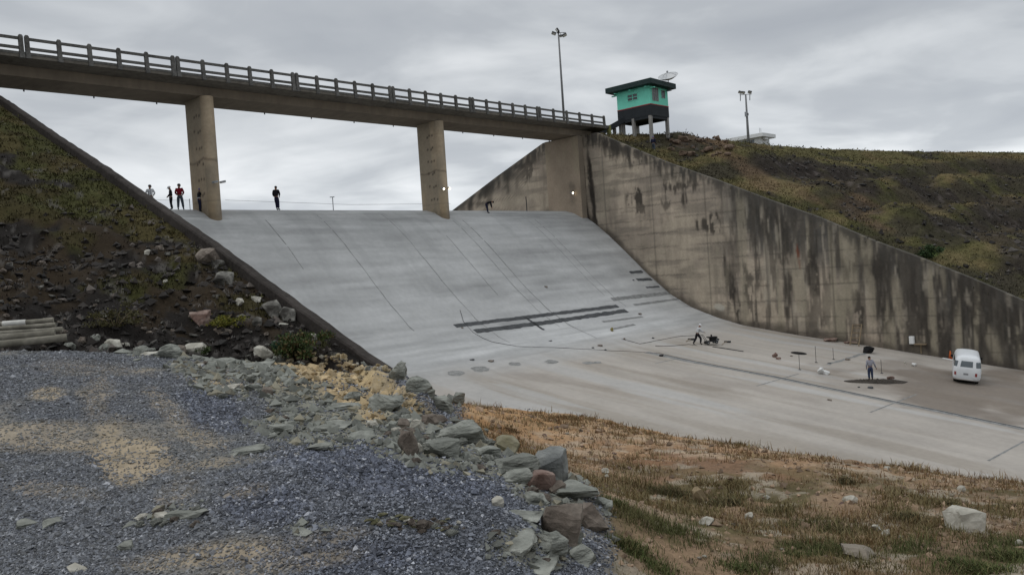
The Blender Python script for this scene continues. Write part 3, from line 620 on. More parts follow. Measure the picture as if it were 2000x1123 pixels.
# ------------------------------------------------------------------ lamps on the piers and the pilaster
def lamp_unit(name, base, out, label, lit, r=.2):
    """bracket from base along out with a round lamp head facing the chute"""
    b = Vector(base); o = Vector(out); root = empty(name, b, 0, label, 'floodlight')
    MB().tube([(0, 0, 0), o*.6, o+Vector((0, 0, .05))], .03, 6).build('bracket', M_dkmetal, root)
    d = Vector((.1, -1, -.35)).normalized(); q = d.to_track_quat('Z', 'Y').to_matrix().to_4x4()
    M = Matrix.Translation(o+Vector((0, 0, .05))) @ q
    MB().lathe([(.05, -.22), (.1, -.2), (r*.95, .02), (r, .05), (r, .07)], 14, M).build('housing', M_metal, root, smooth=True)
    MB().lathe([(r*.92, .072), (r*.8, .10), (r*.3, .125)], 14, M).build('lens', M_lamp if lit else M_lampoff, root, smooth=True)
    return root
def bar_lamp(base, out, label, rz):
    b = Vector(base); o = Vector(out); root = empty('floodlight', b, 0, label, 'floodlight')
    MB().tube([(0, 0, 0), o], .03, 6).build('bracket', M_dkmetal, root)
    M = Matrix.Translation(o) @ Matrix.Rotation(rz, 4, 'Z') @ Matrix.Rotation(R(-12), 4, 'Y')
    MB().box(-.21, .21, -.13, .13, -.07, .07, M).build('housing', M_metal, root, bevel=.03)
    MB().box(-.18, .18, -.11, .11, -.085, -.072, M).build('lens', M_lampoff, root)
    return root
PZL = 7.45
p = on_axis(417, 357, 1, 57.1); bar_lamp((28.85, 57.2, p[2]), (p[0]-28.85, -.35, .03), 'unlit white lamp on the left side of the nearer bridge pier', R(10))
p = on_axis(434, 357, 1, 57.6); bar_lamp((29.4, 57.6, p[2]), (p[0]-29.4, -.1, .05), 'unlit grey lamp jutting from the right side of the nearer bridge pier', R(-15))
p = on_axis(866, 370, 1, 56.9); lamp_unit('floodlight', (51.3, 57.18, p[2]), (p[0]-51.3, -.28, 0), 'small lit lamp in front of the second bridge pier', True, .115)
p = on_axis(878, 369, 1, 57.4); lamp_unit('floodlight', (51.8, 57.55, p[2]), (p[0]-51.8, -.1, 0), 'small lit lamp sticking out right of the second bridge pier', True, .115)
p = on_axis(1118, 378, 0, XR-1.15); lamp_unit('floodlight', (XR-.85, p[1]+.02, p[2]), (-.3, -.02, 0), 'single lit lamp on the concrete pilaster under the bridge end', True, .14)

# ------------------------------------------------------------------ lamp posts
def lamp_post(px0, py0, px1, py1, F, label, kind):
    b = of(px0, py0, F); z1 = of(px1, py1, F)[2]; zb = b[2]-1.2; h = z1-zb
    root = empty('lamp_post', (b[0], b[1], zb), ANG_R, label, 'lamp post')
    MB().tube([(0, 0, 0), (0, 0, h*.5), (0, 0, h-.1)], [.21, .16, .10] if kind == 2 else [.15, .125, .09], 12).build('pole', M_pole, root, smooth=True)
    if kind == 1:
        MB().tube([(0, 0, h-.15), (0, 0, h+.15)], .16, 10).build('collar', M_dkmetal, root)
        heads = [(-.55, .1, -.1, 25, .34), (-.12, -.2, .18, 60, .30), (.28, .15, -.45, -10, .22), (.72, 0, -.42, -25, .34)]
    else:
        MB().tube([(0, 0, h*.62), (0, 0, h*.66)], .24, 10).build('collar', M_dkmetal, root)
        MB().box(-.34, .0, -.3, -.12, h*.60, h*.68).build('control_box', M_metal, root)
        heads = [(-.75, 0, .25, 20, .3), (-.35, -.1, .15, 10, .3), (.62, .1, .2, 15, .32)]
    MB().tube([(-.85, 0, h-.12), (.85, 0, h-.12)], .035, 6).build('crossarm', M_dkmetal, root)
    for (x, y, z, a, s) in heads:
        M = Matrix.Translation((x, y, h+z)) @ Matrix.Rotation(R(a), 4, 'Y') @ Matrix.Rotation(R(-30), 4, 'X')
        hd = MB().box(-s*.8, s*.8, -s*.6, s*.6, -.12, .12, M).build('lamp_head', M_dkmetal, root, bevel=.05)
        MB().tube([(x, y, h+z-.1), (x*.85, 0, h-.12)], .025, 6).build('bracket', M_dkmetal, root)
        MB().box(-s*.7, s*.7, -s*.5, s*.5, -.135, -.123, M).build('lens', M_lampoff, hd)
    if kind == 2:
        for sx_ in (-.72, .58): MB().tube([(sx_, 0, h-.1), (sx_-.06, 0, h-.95)], .05, 6).build('brace', M_dkmetal, root)
lamp_post(1101, 224, 1092, 64, 101, 'tall slim grey lamp post standing behind the right end of the bridge', 1)
lamp_post(1462, 279, 1454, 184, 114, 'shorter thick grey lamp post on the dam crest by the white building', 2)
p = of(651, 408, 95); root = empty('lamp_post', (p[0], p[1], 2.9), ANG_R, 'faint far pole with a small crossbar beyond the spillway crest', 'lamp post'); hh = of(651, 385, 95)[2]-2.9
MB().tube([(0, 0, 0), (0, 0, hh)], .05, 6).build('pole', M_metal, root); MB().tube([(-.3, 0, hh), (.22, 0, hh)], .05, 6).build('crossarm', M_metal, root)
p = on_axis(371, 404, 1, 62.2); zf = float(floor_z(62.2)); root = empty('stanchion', (p[0], p[1], zf-.02), 0, 'thin grey rail stanchion standing on the crest beside the nearer pier', 'post')
MB().tube([(0, 0, 0), (0, 0, 1.0)], .03, 6).build('upright', M_metal, root)
def tube_obj(pts, r, name, mat, label, cat, n=6, **k):
    c0 = Vector(pts[0]); o = MB().tube([Vector(q)-c0 for q in pts], r, n).build(name, mat, smooth=True); o.location = c0
    return tag(o, label, cat, **k)
c0 = of(300, 391, 64.); c1 = of(371, 391.5, 66.5); c2 = of(440, 391, 70.); c3 = of(880, 398, 88.)
tube_obj([c0, c1], .012, 'cable', M_metal, 'thin cable from the stanchion towards the left wall', 'cable')
tube_obj([c2, (c2+c3)/2-np.array([0, 0, .25]), c3], .014, 'cable', M_metal, 'thin cable strung behind the crest between the two piers', 'cable')
p = hitf(1029, 412); p = on_axis(1029, 412, 1, 61.); p[2] = float(floor_z(61.)); root = empty('rod', p, 0, 'thin dark upright rod on the crest near the right wall', 'rod')
MB().tube([(0, 0, -.02), (.02, 0, .75), (-.02, 0, 1.55)], .05, 6).build('shaft', M_dkmetal, root)

# ------------------------------------------------------------------ control cabin on stilts
def cabin():
    F = 92.; k = of(1268, 168, F)                 # upper near corner, under the roof
    x0, y0 = k[0], k[1]; Lx, Ly = 3.6, 4.5
    zt = of(1268, 167, F)[2]; zm = of(1266, 204, F)[2]; zb = of(1266, 225, F)[2]
    root = empty('control_cabin', (x0, y0, zb-2.6), 0, 'turquoise control cabin with charcoal base on concrete stilts above the right wall', 'cabin'); O = Vector((x0, y0, zb-2.6))
    zt -= O.z; zm -= O.z; zb -= O.z
    MB().box(0, Lx, 0, Ly, zm+.09, zt).build('wall', M_teal, root)
    MB().box(-.02, Lx+.02, -.02, Ly+.02, zb, zm).build('wall_base', M_band, root)
    MB().box(-.03, Lx+.03, -.03, Ly+.03, zm, zm+.09).build('trim', M_red, root)
    o = MB().add([(-.85, -.8, zt+.02), (Lx+.6, -.8, zt-.12), (Lx+.6, Ly+.95, zt-.12), (-.85, Ly+.95, zt+.02), (-.85, -.8, zt+.60), (Lx+.6, -.8, zt+.46), (Lx+.6, Ly+.95, zt+.46), (-.85, Ly+.95, zt+.60)],
        [(3, 2, 1, 0), (4, 5, 6, 7), (0, 1, 5, 4), (1, 2, 6, 5), (2, 3, 7, 6), (3, 0, 4, 7)]).build('roof', M_roof, root, bevel=.02)
    for yy in (.15, Ly-.15, Ly*.5): MB().box(-.6, Lx+.35, yy-.1, yy+.1, zt-.22, zt-.125).build('rafter', M_teal, root)
    for xx in (.12, Lx-.12): MB().box(xx-.1, xx+.1, -.6, Ly+.75, zt-.34, zt-.225).build('rafter', M_metal if xx > 1 else M_teal, root)
    def win(face, a0, a1, z0, z1, cols, rows, gl):
        fr = MB(); gm = MB(); e = .07
        def bx(m, a, b, c, d, t0, t1):
            if face == 'x': m.box(-t1, -t0, a, b, c, d)
            else: m.box(a, b, -t1, -t0, c, d)
        bx(gm, a0, a1, z0, z1, -.02, .015)
        for t in range(cols+1): q = a0+(a1-a0)*t/cols; bx(fr, q-e/2, q+e/2, z0-e/2, z1+e/2, -.01, .05)
        for t in range(rows+1): q = z0+(z1-z0)*t/rows; bx(fr, a0-e/2, a1+e/2, q-e/2, q+e/2, -.01, .046)
        w = gm.build('window', gl, root); fr.build('frame', M_teal if face == 'x' else M_conc, w)
    zc = (zm+zt)/2
    win('x', 1.62, 3.0, zc-.22, zc+.5, 2, 2, M_glass); win('y', .5, 1.6, zc-.55, zc+.85, 3, 1, M_glass2); win('y', 2.35, 2.95, zc-.1, zc+.7, 1, 1, M_glass)
    for (xx, yy, d) in ((.15, .2, 2.6), (Lx-.15, .2, 2.9), (.15, Ly-.2, 2.6), (Lx-.15, Ly-.2, 2.6), (.15, Ly*.55, 2.6)):
        gz = float(ground(x0+xx, y0+yy)[0])-O.z-.5
        MB().box(xx-.17, xx+.17, yy-.17, yy+.17, gz, zb-.003).build('stilt', M_conc, root, bevel=.02)
    for yy in (.2, Ly-.2): MB().box(.33, Lx-.33, yy-.15, yy+.15, zb-.3, zb-.004).build('beam', M_band, root)
    for xx in (.15, Lx-.15): MB().box(xx-.14, xx+.14, .38, Ly-.38, zb-.3, zb-.004).build('beam', M_band, root)
    # dark access gangway from the bridge end
    gw = empty('access_ramp', (75.7, 58.2, 13.9), 0, 'dark low access ramp between the bridge end and the cabin', 'ramp')
    q0 = Vector((75.75, 58.0, 14.1)); q1 = Vector((x0+.2, y0+Ly*.75, O.z+zb-.05)); 
    d = (q1-q0); n = Vector((-d.y, d.x, 0)).normalized()*1.3; up_ = Vector((0, 0, .6)); b = Vector((75.7, 58.2, 13.9))
    vs = [q0-b, q0+n-b, q1+n-b, q1-b]; vs += [v+up_ for v in vs]
    MB().add(vs, [(3, 2, 1, 0), (4, 5, 6, 7), (0, 1, 5, 4), (1, 2, 6, 5), (2, 3, 7, 6), (3, 0, 4, 7)]).build('slab', M_band, gw)
    for f in (.25, .6, .9):
        v = q0+d*f+n*.5-b; gz = float(ground(v.x+b.x, v.y+b.y)[0])-b.z-.4; MB().box(v.x-.15, v.x+.15, v.y-.15, v.y+.15, gz, v.z+.01).build('support', M_conc, gw)
    # dish on the roof
    dp = of(1305, 160, F+1.5); ds = empty('satellite_dish', (dp[0], dp[1], O.z+zt+.47), ANG_R, 'large pale mesh satellite dish standing on the cabin roof', 'satellite dish')
    MB().tube([(0, 0, -.02), (.03, 0, .36)], .05, 8).build('mast', M_metal, ds)
    M = Matrix.Translation((.05, 0, .52)) @ Matrix.Rotation(R(28), 4, 'X') @ Matrix.Rotation(R(-12), 4, 'Y') @ Matrix.Scale(1.12, 4)
    m = MB(); prof = [(r, .42*(r/1.0)**2-.2) for r in (.03, .25, .5, .75, 1.0)]; prof += [(r, z+.02) for r, z in reversed(prof)]
    m.lathe(prof, 28, M).build('reflector', M_dish, ds, smooth=True)
    m = MB()
    for a in (0, 120, 240): m.tube([M @ Vector((.8*math.cos(R(a)), .8*math.sin(R(a)), .1)), M @ Vector((0, 0, .62))], .018, 5)
    m.build('feed_arm', M_metal, ds); MB().lathe([(.06, .55), (.09, .6), (.09, .72), (.05, .74)], 10, M).build('feed_horn', M_metal, ds)
cabin()

# white building beyond the crest
def far_building():
    F = 136.; a = of(1487, 284, F); root = empty('white_building', (a[0], a[1], 12.2), 0, 'white flat-roofed building rising behind the dam crest', 'building')
    t = of(1487, 261, F)[2]-12.2; Lx, Ly = 2.9, 5.4
    MB().box(0, Lx, 0, Ly, 0, t-.62).build('wall', M_white, root)
    MB().box(-.75, Lx+.9, -.75, Ly+1.0, t-.62, t).build('roof', M_white, root, bevel=.03)
    w = MB().box(-.03, .02, 1.2, 3.2, t-1.7, t-.8).build('window', M_glass2, root); MB().box(-.05, -.031, 2.15, 2.25, t-1.7, t-.8).build('frame', M_white, w)
    MB().box(.5, 1.5, -.55, -.01, t-1.0, t-.66).build('beam', M_white, root)
    for xx in (.5, .95): MB().tube([(xx, .4, t-.01), (xx, .4, t+1.0)], .03, 6).build('antenna', M_metal, root)
far_building()

# ------------------------------------------------------------------ people
def skin_mesh(name, chains, mat, sub=1):
    """chains: list of [(point, rx, ry), ...]; equal points are shared, so the surface is continuous"""
    vs, rad, ed, idx, roots = [], [], [], {}, []
    for ch in chains:
        prev = None
        for p, rx, ry in ch:
            k = tuple(round(c, 4) for c in p)
            if k not in idx: idx[k] = len(vs); vs.append(p); rad.append((rx, ry)); new = True
            if prev is not None and prev != idx[k]: ed.append((prev, idx[k]))
            prev = idx[k]
    me = bpy.data.meshes.new(name); me.from_pydata(vs, ed, []); tmp = bpy.data.objects.new('tmp', me); C.objects.link(tmp)
    md = tmp.modifiers.new('s', 'SKIN'); md.use_smooth_shade = True
    par = list(range(len(vs)))
    def fd(i):
        while par[i] != i: i = par[i]
        return i
    for a, b in ed: par[fd(a)] = fd(b)
    seen = set()
    for i in range(len(vs)):
        sv = me.skin_vertices[0].data[i]; sv.radius = rad[i]; r = fd(i)
        sv.use_root = r not in seen; seen.add(r)
    sb = tmp.modifiers.new('u', 'SUBSURF'); sb.levels = sub; sb.render_levels = sub
    dg = bpy.context.evaluated_depsgraph_get(); out = bpy.data.meshes.new_from_object(tmp.evaluated_get(dg)); out.name = name
    bpy.data.objects.remove(tmp); bpy.data.meshes.remove(me)
    out.materials.clear(); out.materials.append(mat); out.polygons.foreach_set('use_smooth', [True]*len(out.polygons))
    return out
STAND = dict(pelvis=(0, 0, .95), waist=(0, 0, 1.08), chest=(0, .0, 1.30), neck=(0, -.01, 1.46), head=(0, .02, 1.60), sl=(-.19, 0, 1.41), sr=(.19, 0, 1.41), el=(-.25, -.04, 1.13), er=(.25, -.04, 1.13),
    wl=(-.24, .08, .90), wr=(.24, .08, .90), hl=(-.09, 0, .91), hr=(.09, 0, .91), kl=(-.105, .03, .50), kr=(.105, .03, .50), al=(-.11, 0, .09), ar=(.11, 0, .09))
def person(loc, rz, H, label, pose=None, shirt=None, pants=None, boots=None, hat=None, hair=None, vest=None, belt=None):
    J = dict(STAND); J.update(pose or {}); J = {k: Vector(v) for k, v in J.items()}; s = H/1.75
    root = empty('person', loc, rz, label, 'person'); root.scale = (s, s, s)
    hd = J['head']; n = J['neck']; up = (hd-n).normalized(); fw = Vector((0, 1, 0)); fw = (fw-up*fw.dot(up))
    if fw.length < .2: fw = Vector((0, 0, -1)); fw = fw-up*fw.dot(up)
    fw.normalize(); sd = fw.cross(up)
    def toe(a): return J[a]+Vector((0, .15, -.055)) if (J[a]-J['k'+a[1]]).z < -.15 else J[a]+Vector((0, .05, -.1))
    ch = [[(J['pelvis'], .12, .10), (J['waist'], .11, .09), (J['chest'], .14, .10), (n, .055, .055), (hd-up*.05+fw*.01, .068, .072), (hd+up*.05, .075, .09), (hd+up*.105, .05, .06)],
          [(hd-up*.02+fw*.08, .016, .02), (hd-up*.03+fw*.115, .012, .012)]]
    ch[1] = [(hd-up*.05+fw*.01, .068, .072)]+ch[1]
    for q in 'lr':
        ch.append([(J['chest'], .14, .10), (J['s'+q], .055, .055), (J['e'+q], .04, .04), (J['w'+q], .027, .03)])
        ch.append([(J['pelvis'], .12, .10), (J['h'+q], .085, .085), (J['k'+q], .052, .055), (J['a'+q], .036, .04), (toe('a'+q), .035, .028)])
        w = J['w'+q]; d = (w-J['e'+q]).normalized(); pl = w+d*.085; ch[-2].append((pl, .038, .018))
        sx_ = d.cross(Vector((0, 1, 0)) if abs(d.y) < .8 else Vector((0, 0, 1))).normalized(); cu = d.cross(sx_)
        for i, (o_, l_) in enumerate(((-.027, .062), (-.009, .078), (.009, .072), (.027, .056))):
            b = pl+sx_*o_; ch.append([(b-d*.02, .009, .009), (b+d*l_*.6, .0085, .0085), (b+d*l_*.95+cu*.02, .007, .007)])
        b = w+d*.035+sx_*.03; ch.append([(b, .011, .011), (b+sx_*.028+d*.025, .0095, .0095), (b+sx_*.034+d*.055, .008, .008)])
    link(bpy.data.objects.new('body', skin_mesh('body', ch, M_skin)), root)
    ch = [[(J['pelvis']+(J['waist']-J['pelvis'])*.25, .16, .125), (J['waist'], .15, .12), (J['chest'], .175, .128), (n-up*.02, .075, .07)]]
    for q in 'lr': ch.append([(J['chest'], .175, .128), (J['s'+q], .078, .075), (J['e'+q], .058, .058), (J['w'+q]-(J['w'+q]-J['e'+q])*.06, .045, .045)])
    ch = [[(p_, a_*1.16, b_*1.16) for p_, a_, b_ in c_] for c_ in ch]; link(bpy.data.objects.new('shirt', skin_mesh('shirt', ch, shirt)), root)
    ch = [[(J['waist']-(J['waist']-J['pelvis'])*.3, .135, .11), (J['pelvis'], .145, .12)]]
    for q in 'lr': ch.append([(J['pelvis'], .145, .12), (J['h'+q], .105, .105), (J['k'+q], .072, .075), (J['a'+q]+(J['k'+q]-J['a'+q])*.1, .058, .06)])
    ch = [[(p_, a_*1.28, b_*1.28) for p_, a_, b_ in c_] for c_ in ch]; link(bpy.data.objects.new('trousers', skin_mesh('trousers', ch, pants)), root)
    for q in 'lr':
        a = J['a'+q]; t = toe('a'+q); link(bpy.data.objects.new('boot', skin_mesh('boot', [[(a+(J['k'+q]-a)*.22, .055, .055), (a, .052, .055), (a+(t-a)*.6+Vector((0, 0, -.012)), .05, .042), (t+Vector((0, .03, -.005)), .042, .032)]], boots or M_black)), root)
    Mh = Matrix.Translation(hd) @ Matrix((sd, fw, up)).transposed().to_4x4()
    for ex in (-.032, .032): MB().lathe([(.003, -.009), (.009, -.004), (.009, .004), (.003, .009)], 8, Mh @ Matrix.Translation((ex, .092, .012))).build('eye', M_hair, root)
    for ex in (-1, 1): MB().lathe([(.006, -.028), (.016, 0), (.006, .028)], 8, Mh @ Matrix.Translation((ex*.082, .0, -.005))).build('ear', M_skin, root)
    MB().box(-.025, .025, .093, .099, -.055, -.047, Mh).build('mouth', M_hair, root)
    if hat is not None:
        h = MB().lathe([(.112, .045), (.116, .07), (.11, .11), (.085, .15), (.045, .172), (.01, .178)], 18, Mh @ Matrix.Scale(1.14, 4, (0, 1, 0))).build('helmet', hat, root, smooth=True)
        MB().add([Mh @ Vector((x, y, z)) for (x, y, z) in ((-.1, .075, .052), (.1, .075, .052), (.07, .185, .04), (-.07, .185, .04), (-.1, .075, .06), (.1, .075, .06), (.07, .185, .048), (-.07, .185, .048))], [(3, 2, 1, 0), (4, 5, 6, 7), (0, 1, 5, 4), (1, 2, 6, 5), (2, 3, 7, 6), (3, 0, 4, 7)]).build('brim', hat, h)
    else:
        MB().lathe([(.09, .03), (.098, .06), (.088, .11), (.05, .14), (.01, .148)], 16, Mh @ Matrix.Translation((0, -.012, 0)) @ Matrix.Scale(1.12, 4, (0, 1, 0))).build('hair', hair or M_hair, root, smooth=True)
    if vest is not None:      # straps of a safety harness
        c = J['chest']; w = J['waist']
        for ex in (-.09, .09): MB().tube([c+Vector((ex, -.15, .12)), c+Vector((ex*.5, -.165, -.06)), w+Vector((ex*1.3, -.14, -.06))], .018, 5).build('harness_strap', vest, root)
    if belt is not None:
        w = J['pelvis']; m = MB(); pts = [w+Vector((.172*math.cos(t*math.pi/8), .142*math.sin(t*math.pi/8), .08)) for t in range(17)]; m.tube(pts, .03, 6).build('belt', belt, root)
        MB().box(-.2, -.12, -.12, .05, -.12, .06, Matrix.Translation(w)).build('tool_pouch', belt, root, bevel=.02)
    return root
c_white = cloth('white_cloth', (.62, .64, .66)); c_dark = cloth('black_cloth', (.018, .018, .022)); c_red = cloth('red_cloth', (.20, .012, .022)); c_jean = cloth('blue_grey_denim', (.065, .08, .10)); c_navy = cloth('navy_cloth', (.02, .022, .045))
c_grey = cloth('grey_shirt_cloth', (.30, .30, .34)); c_blue = cloth('blue_jeans', (.045, .06, .105)); c_lite = cloth('light_shirt_cloth', (.52, .53, .54)); c_brown = cloth('dark_brown_cloth', (.04, .032, .03))
h_white = pmat('white_helmet', (.72, .72, .74), rough=.4, var=.03, bump=0); h_blue = pmat('violet_blue_helmet', (.12, .09, .26), rough=.4, var=.05, bump=0); h_dark = pmat('dark_helmet', (.035, .04, .05), rough=.4, var=.05, bump=0)
def dirz(a): return a-math.pi/2
AWAY, RIGHT, LEFT, TOWARD = ANG_F, ANG_R, ANG_R+math.pi, ANG_F+math.pi
def crest_person(px_, head_y, Y, rz, label, Hx=None, **k):
    zf = float(floor_z(Y)); r = ray(px_, head_y); t = Y/r[1]; top = r*t; H = Hx or float(top[2]-zf)
    return person((top[0], Y, zf), rz, H, label, **k)
HANDS_FRONT = dict(el=(-.27, .02, 1.15), er=(.27, .02, 1.15), wl=(-.14, .2, 1.0), wr=(.14, .2, 1.0))
crest_person(292, 361.5, 60.4, dirz(AWAY+.15), 'person in a white shirt seen from behind, partly hidden by the left wall', pose=dict(HANDS_FRONT, el=(-.31, .0, 1.16), er=(.31, .0, 1.16)), shirt=c_white, pants=c_dark, hat=h_dark, vest=c_grey)
crest_person(332, 364, 60.2, dirz(LEFT+.3), 'person in black clothes and a white helmet standing beside the one in red', pose=dict(HANDS_FRONT, head=(0, .05, 1.59), al=(-.1, -.08, .09), ar=(.1, .0, .09)), shirt=c_dark, pants=c_dark, hat=h_white)
crest_person(349, 359.5, 60.2, dirz(AWAY+.2), 'person in a red jacket and dark helmet standing with legs apart on the crest', pose=dict(HANDS_FRONT, al=(-.15, 0, .09), ar=(.19, 0, .09), kl=(-.12, .02, .5), kr=(.15, .02, .5)), shirt=c_red, pants=c_jean, hat=h_dark)
crest_person(538, 363.5, 60.4, dirz(AWAY-.2), 'person in dark clothes standing alone on the crest between the piers', pose=dict(el=(-.27, .04, 1.14), er=(.31, -.08, 1.14), wl=(-.2, .18, .96), wr=(.2, .08, 1.0), kl=(-.06, .07, .5), al=(-.0, -.02, .09), ar=(.13, .0, .09)), shirt=c_dark, pants=c_navy)
p = hitf(391, 414); Hh = (414-368)*fwd(p)/FPX
person(p, dirz(RIGHT+.55), Hh*1.0, 'person in a purple helmet and tool belt bracing against the foot of a pier', pose=dict(chest=(0, .04, 1.29), neck=(0, .06, 1.45), head=(0, .09, 1.59), el=(-.26, .14, 1.18), er=(.22, .22, 1.2), wl=(-.18, .34, 1.08), wr=(.18, .46, 1.02)), shirt=c_dark, pants=c_navy, hat=h_blue, belt=c_lite)
p = hitf(953, 416.5); Hh = 1.72
person(p, dirz(RIGHT+.1), Hh, 'person in dark clothes bending down near the far end of the crest', pose=dict(pelvis=(0, -.1, .93), waist=(0, .02, 1.02), chest=(0, .24, 1.10), neck=(0, .40, 1.13), head=(0, .54, 1.10), sl=(-.18, .34, 1.08), sr=(.18, .34, 1.08), el=(-.2, .36, .80), er=(.2, .38, .80), wl=(-.16, .42, .54), wr=(.16, .44, .54), hl=(-.09, -.1, .90), hr=(.09, -.1, .90), kl=(-.1, -.04, .5), kr=(.1, -.02, .5)), shirt=c_dark, pants=c_navy, hair=M_hair)
p = hit(1277, 296, 60); person(p, dirz(AWAY-.3), (296-267)*fwd(p)/FPX, 'person in navy clothes climbing the grass slope below the cabin', pose=dict(chest=(0, .06, 1.3), neck=(0, .1, 1.46), head=(0, .14, 1.59), kl=(-.1, .22, .58), al=(-.1, .16, .26), wl=(-.22, .2, 1.0)), shirt=c_navy, pants=c_jean, hat=h_blue)
p = hitf(1364, 673); Hh = 1.72; SAWDIR = RIGHT+.15
person(p, dirz(SAWDIR), Hh, 'person in a white shirt and white helmet pushing a floor saw over the apron', pose=dict(pelvis=(0, -.05, .93), chest=(0, .1, 1.28), neck=(0, .16, 1.43), head=(0, .22, 1.56), sl=(-.19, .12, 1.39), sr=(.19, .12, 1.39), el=(-.24, .26, 1.15), er=(.24, .26, 1.15), wl=(-.2, .5, 1.02), wr=(.2, .5, 1.02), hl=(-.09, -.05, .9), hr=(.09, -.05, .9), kl=(-.1, -.16, .5), al=(-.1, -.42, .12), kr=(.1, .22, .52), ar=(.1, .16, .09)), shirt=c_lite, pants=c_dark, hat=h_white)
def tool_frame(p, ang): return Matrix.Translation(Vector(p)) @ Matrix.Rotation(ang-math.pi/2, 4, 'Z')
pw = hitf(1701, 742); person(pw, dirz(AWAY-.15), 1.68, 'person in a grey shirt and blue jeans, seen from behind, by a dark soil patch', pose=dict(wr=(.42, .12, .86), er=(.30, -.02, 1.13), head=(-.01, .05, 1.58)), shirt=c_grey, pants=c_blue)

# floor saw
q = Vector(p0 := hitf(1384, 671)); sdv = Vector((math.cos(SAWDIR), math.sin(SAWDIR), 0))
SW = empty('floor_saw', Vector(hitf(1364, 673))+sdv*1.12, dirz(SAWDIR), 'black wheeled concrete saw pushed by the worker in white', 'floor saw'); SW.scale = (1, 1, .8)
def gl(v): return v
MB().box(-.25, .25, -.5, .5, .20, .30).build('chassis', M_dkmetal, SW, bevel=.02)
MB().box(-.2, .2, -.1, .42, .303, .60).build('engine', M_black, SW, bevel=.05)
MB().box(-.26, .26, -.32, .5, .603, .72).build('tank', M_black, SW, bevel=.04)
MB().tube([(0, .05, .71), (0, .05, .92)], .07, 8).build('air_filter', M_black, SW)
for (x, y) in ((-.27, -.38), (.27, -.38), (-.27, .36), (.27, .36)):
    wh = MB().tube([(x-.05, y, .13), (x+.05, y, .13)], .14, 14).build('wheel', M_black, SW); MB().tube([(x-.055, y, .13), (x+.055, y, .13)], .06, 10).build('hub', M_metal, wh)
MB().tube([(-.33, .55, .25), (-.31, .55, .25)], .26, 20).build('blade', M_metal, SW)
MB().tube([(-.32, .3, .34), (-.32, .56, .50), (-.32, .84, .30)], .07, 6).build('blade_guard', M_dkmetal, SW)
for x in (-.2, .2): MB().tube([(x, -.42, .3), (x, -.68, .86), (x, -.78, 1.0)], .022, 6).build('handle', M_dkmetal, SW)
MB().tube([(-.2, -.72, .93), (.2, -.72, .93)], .02, 6).build('crossbar', M_dkmetal, SW)

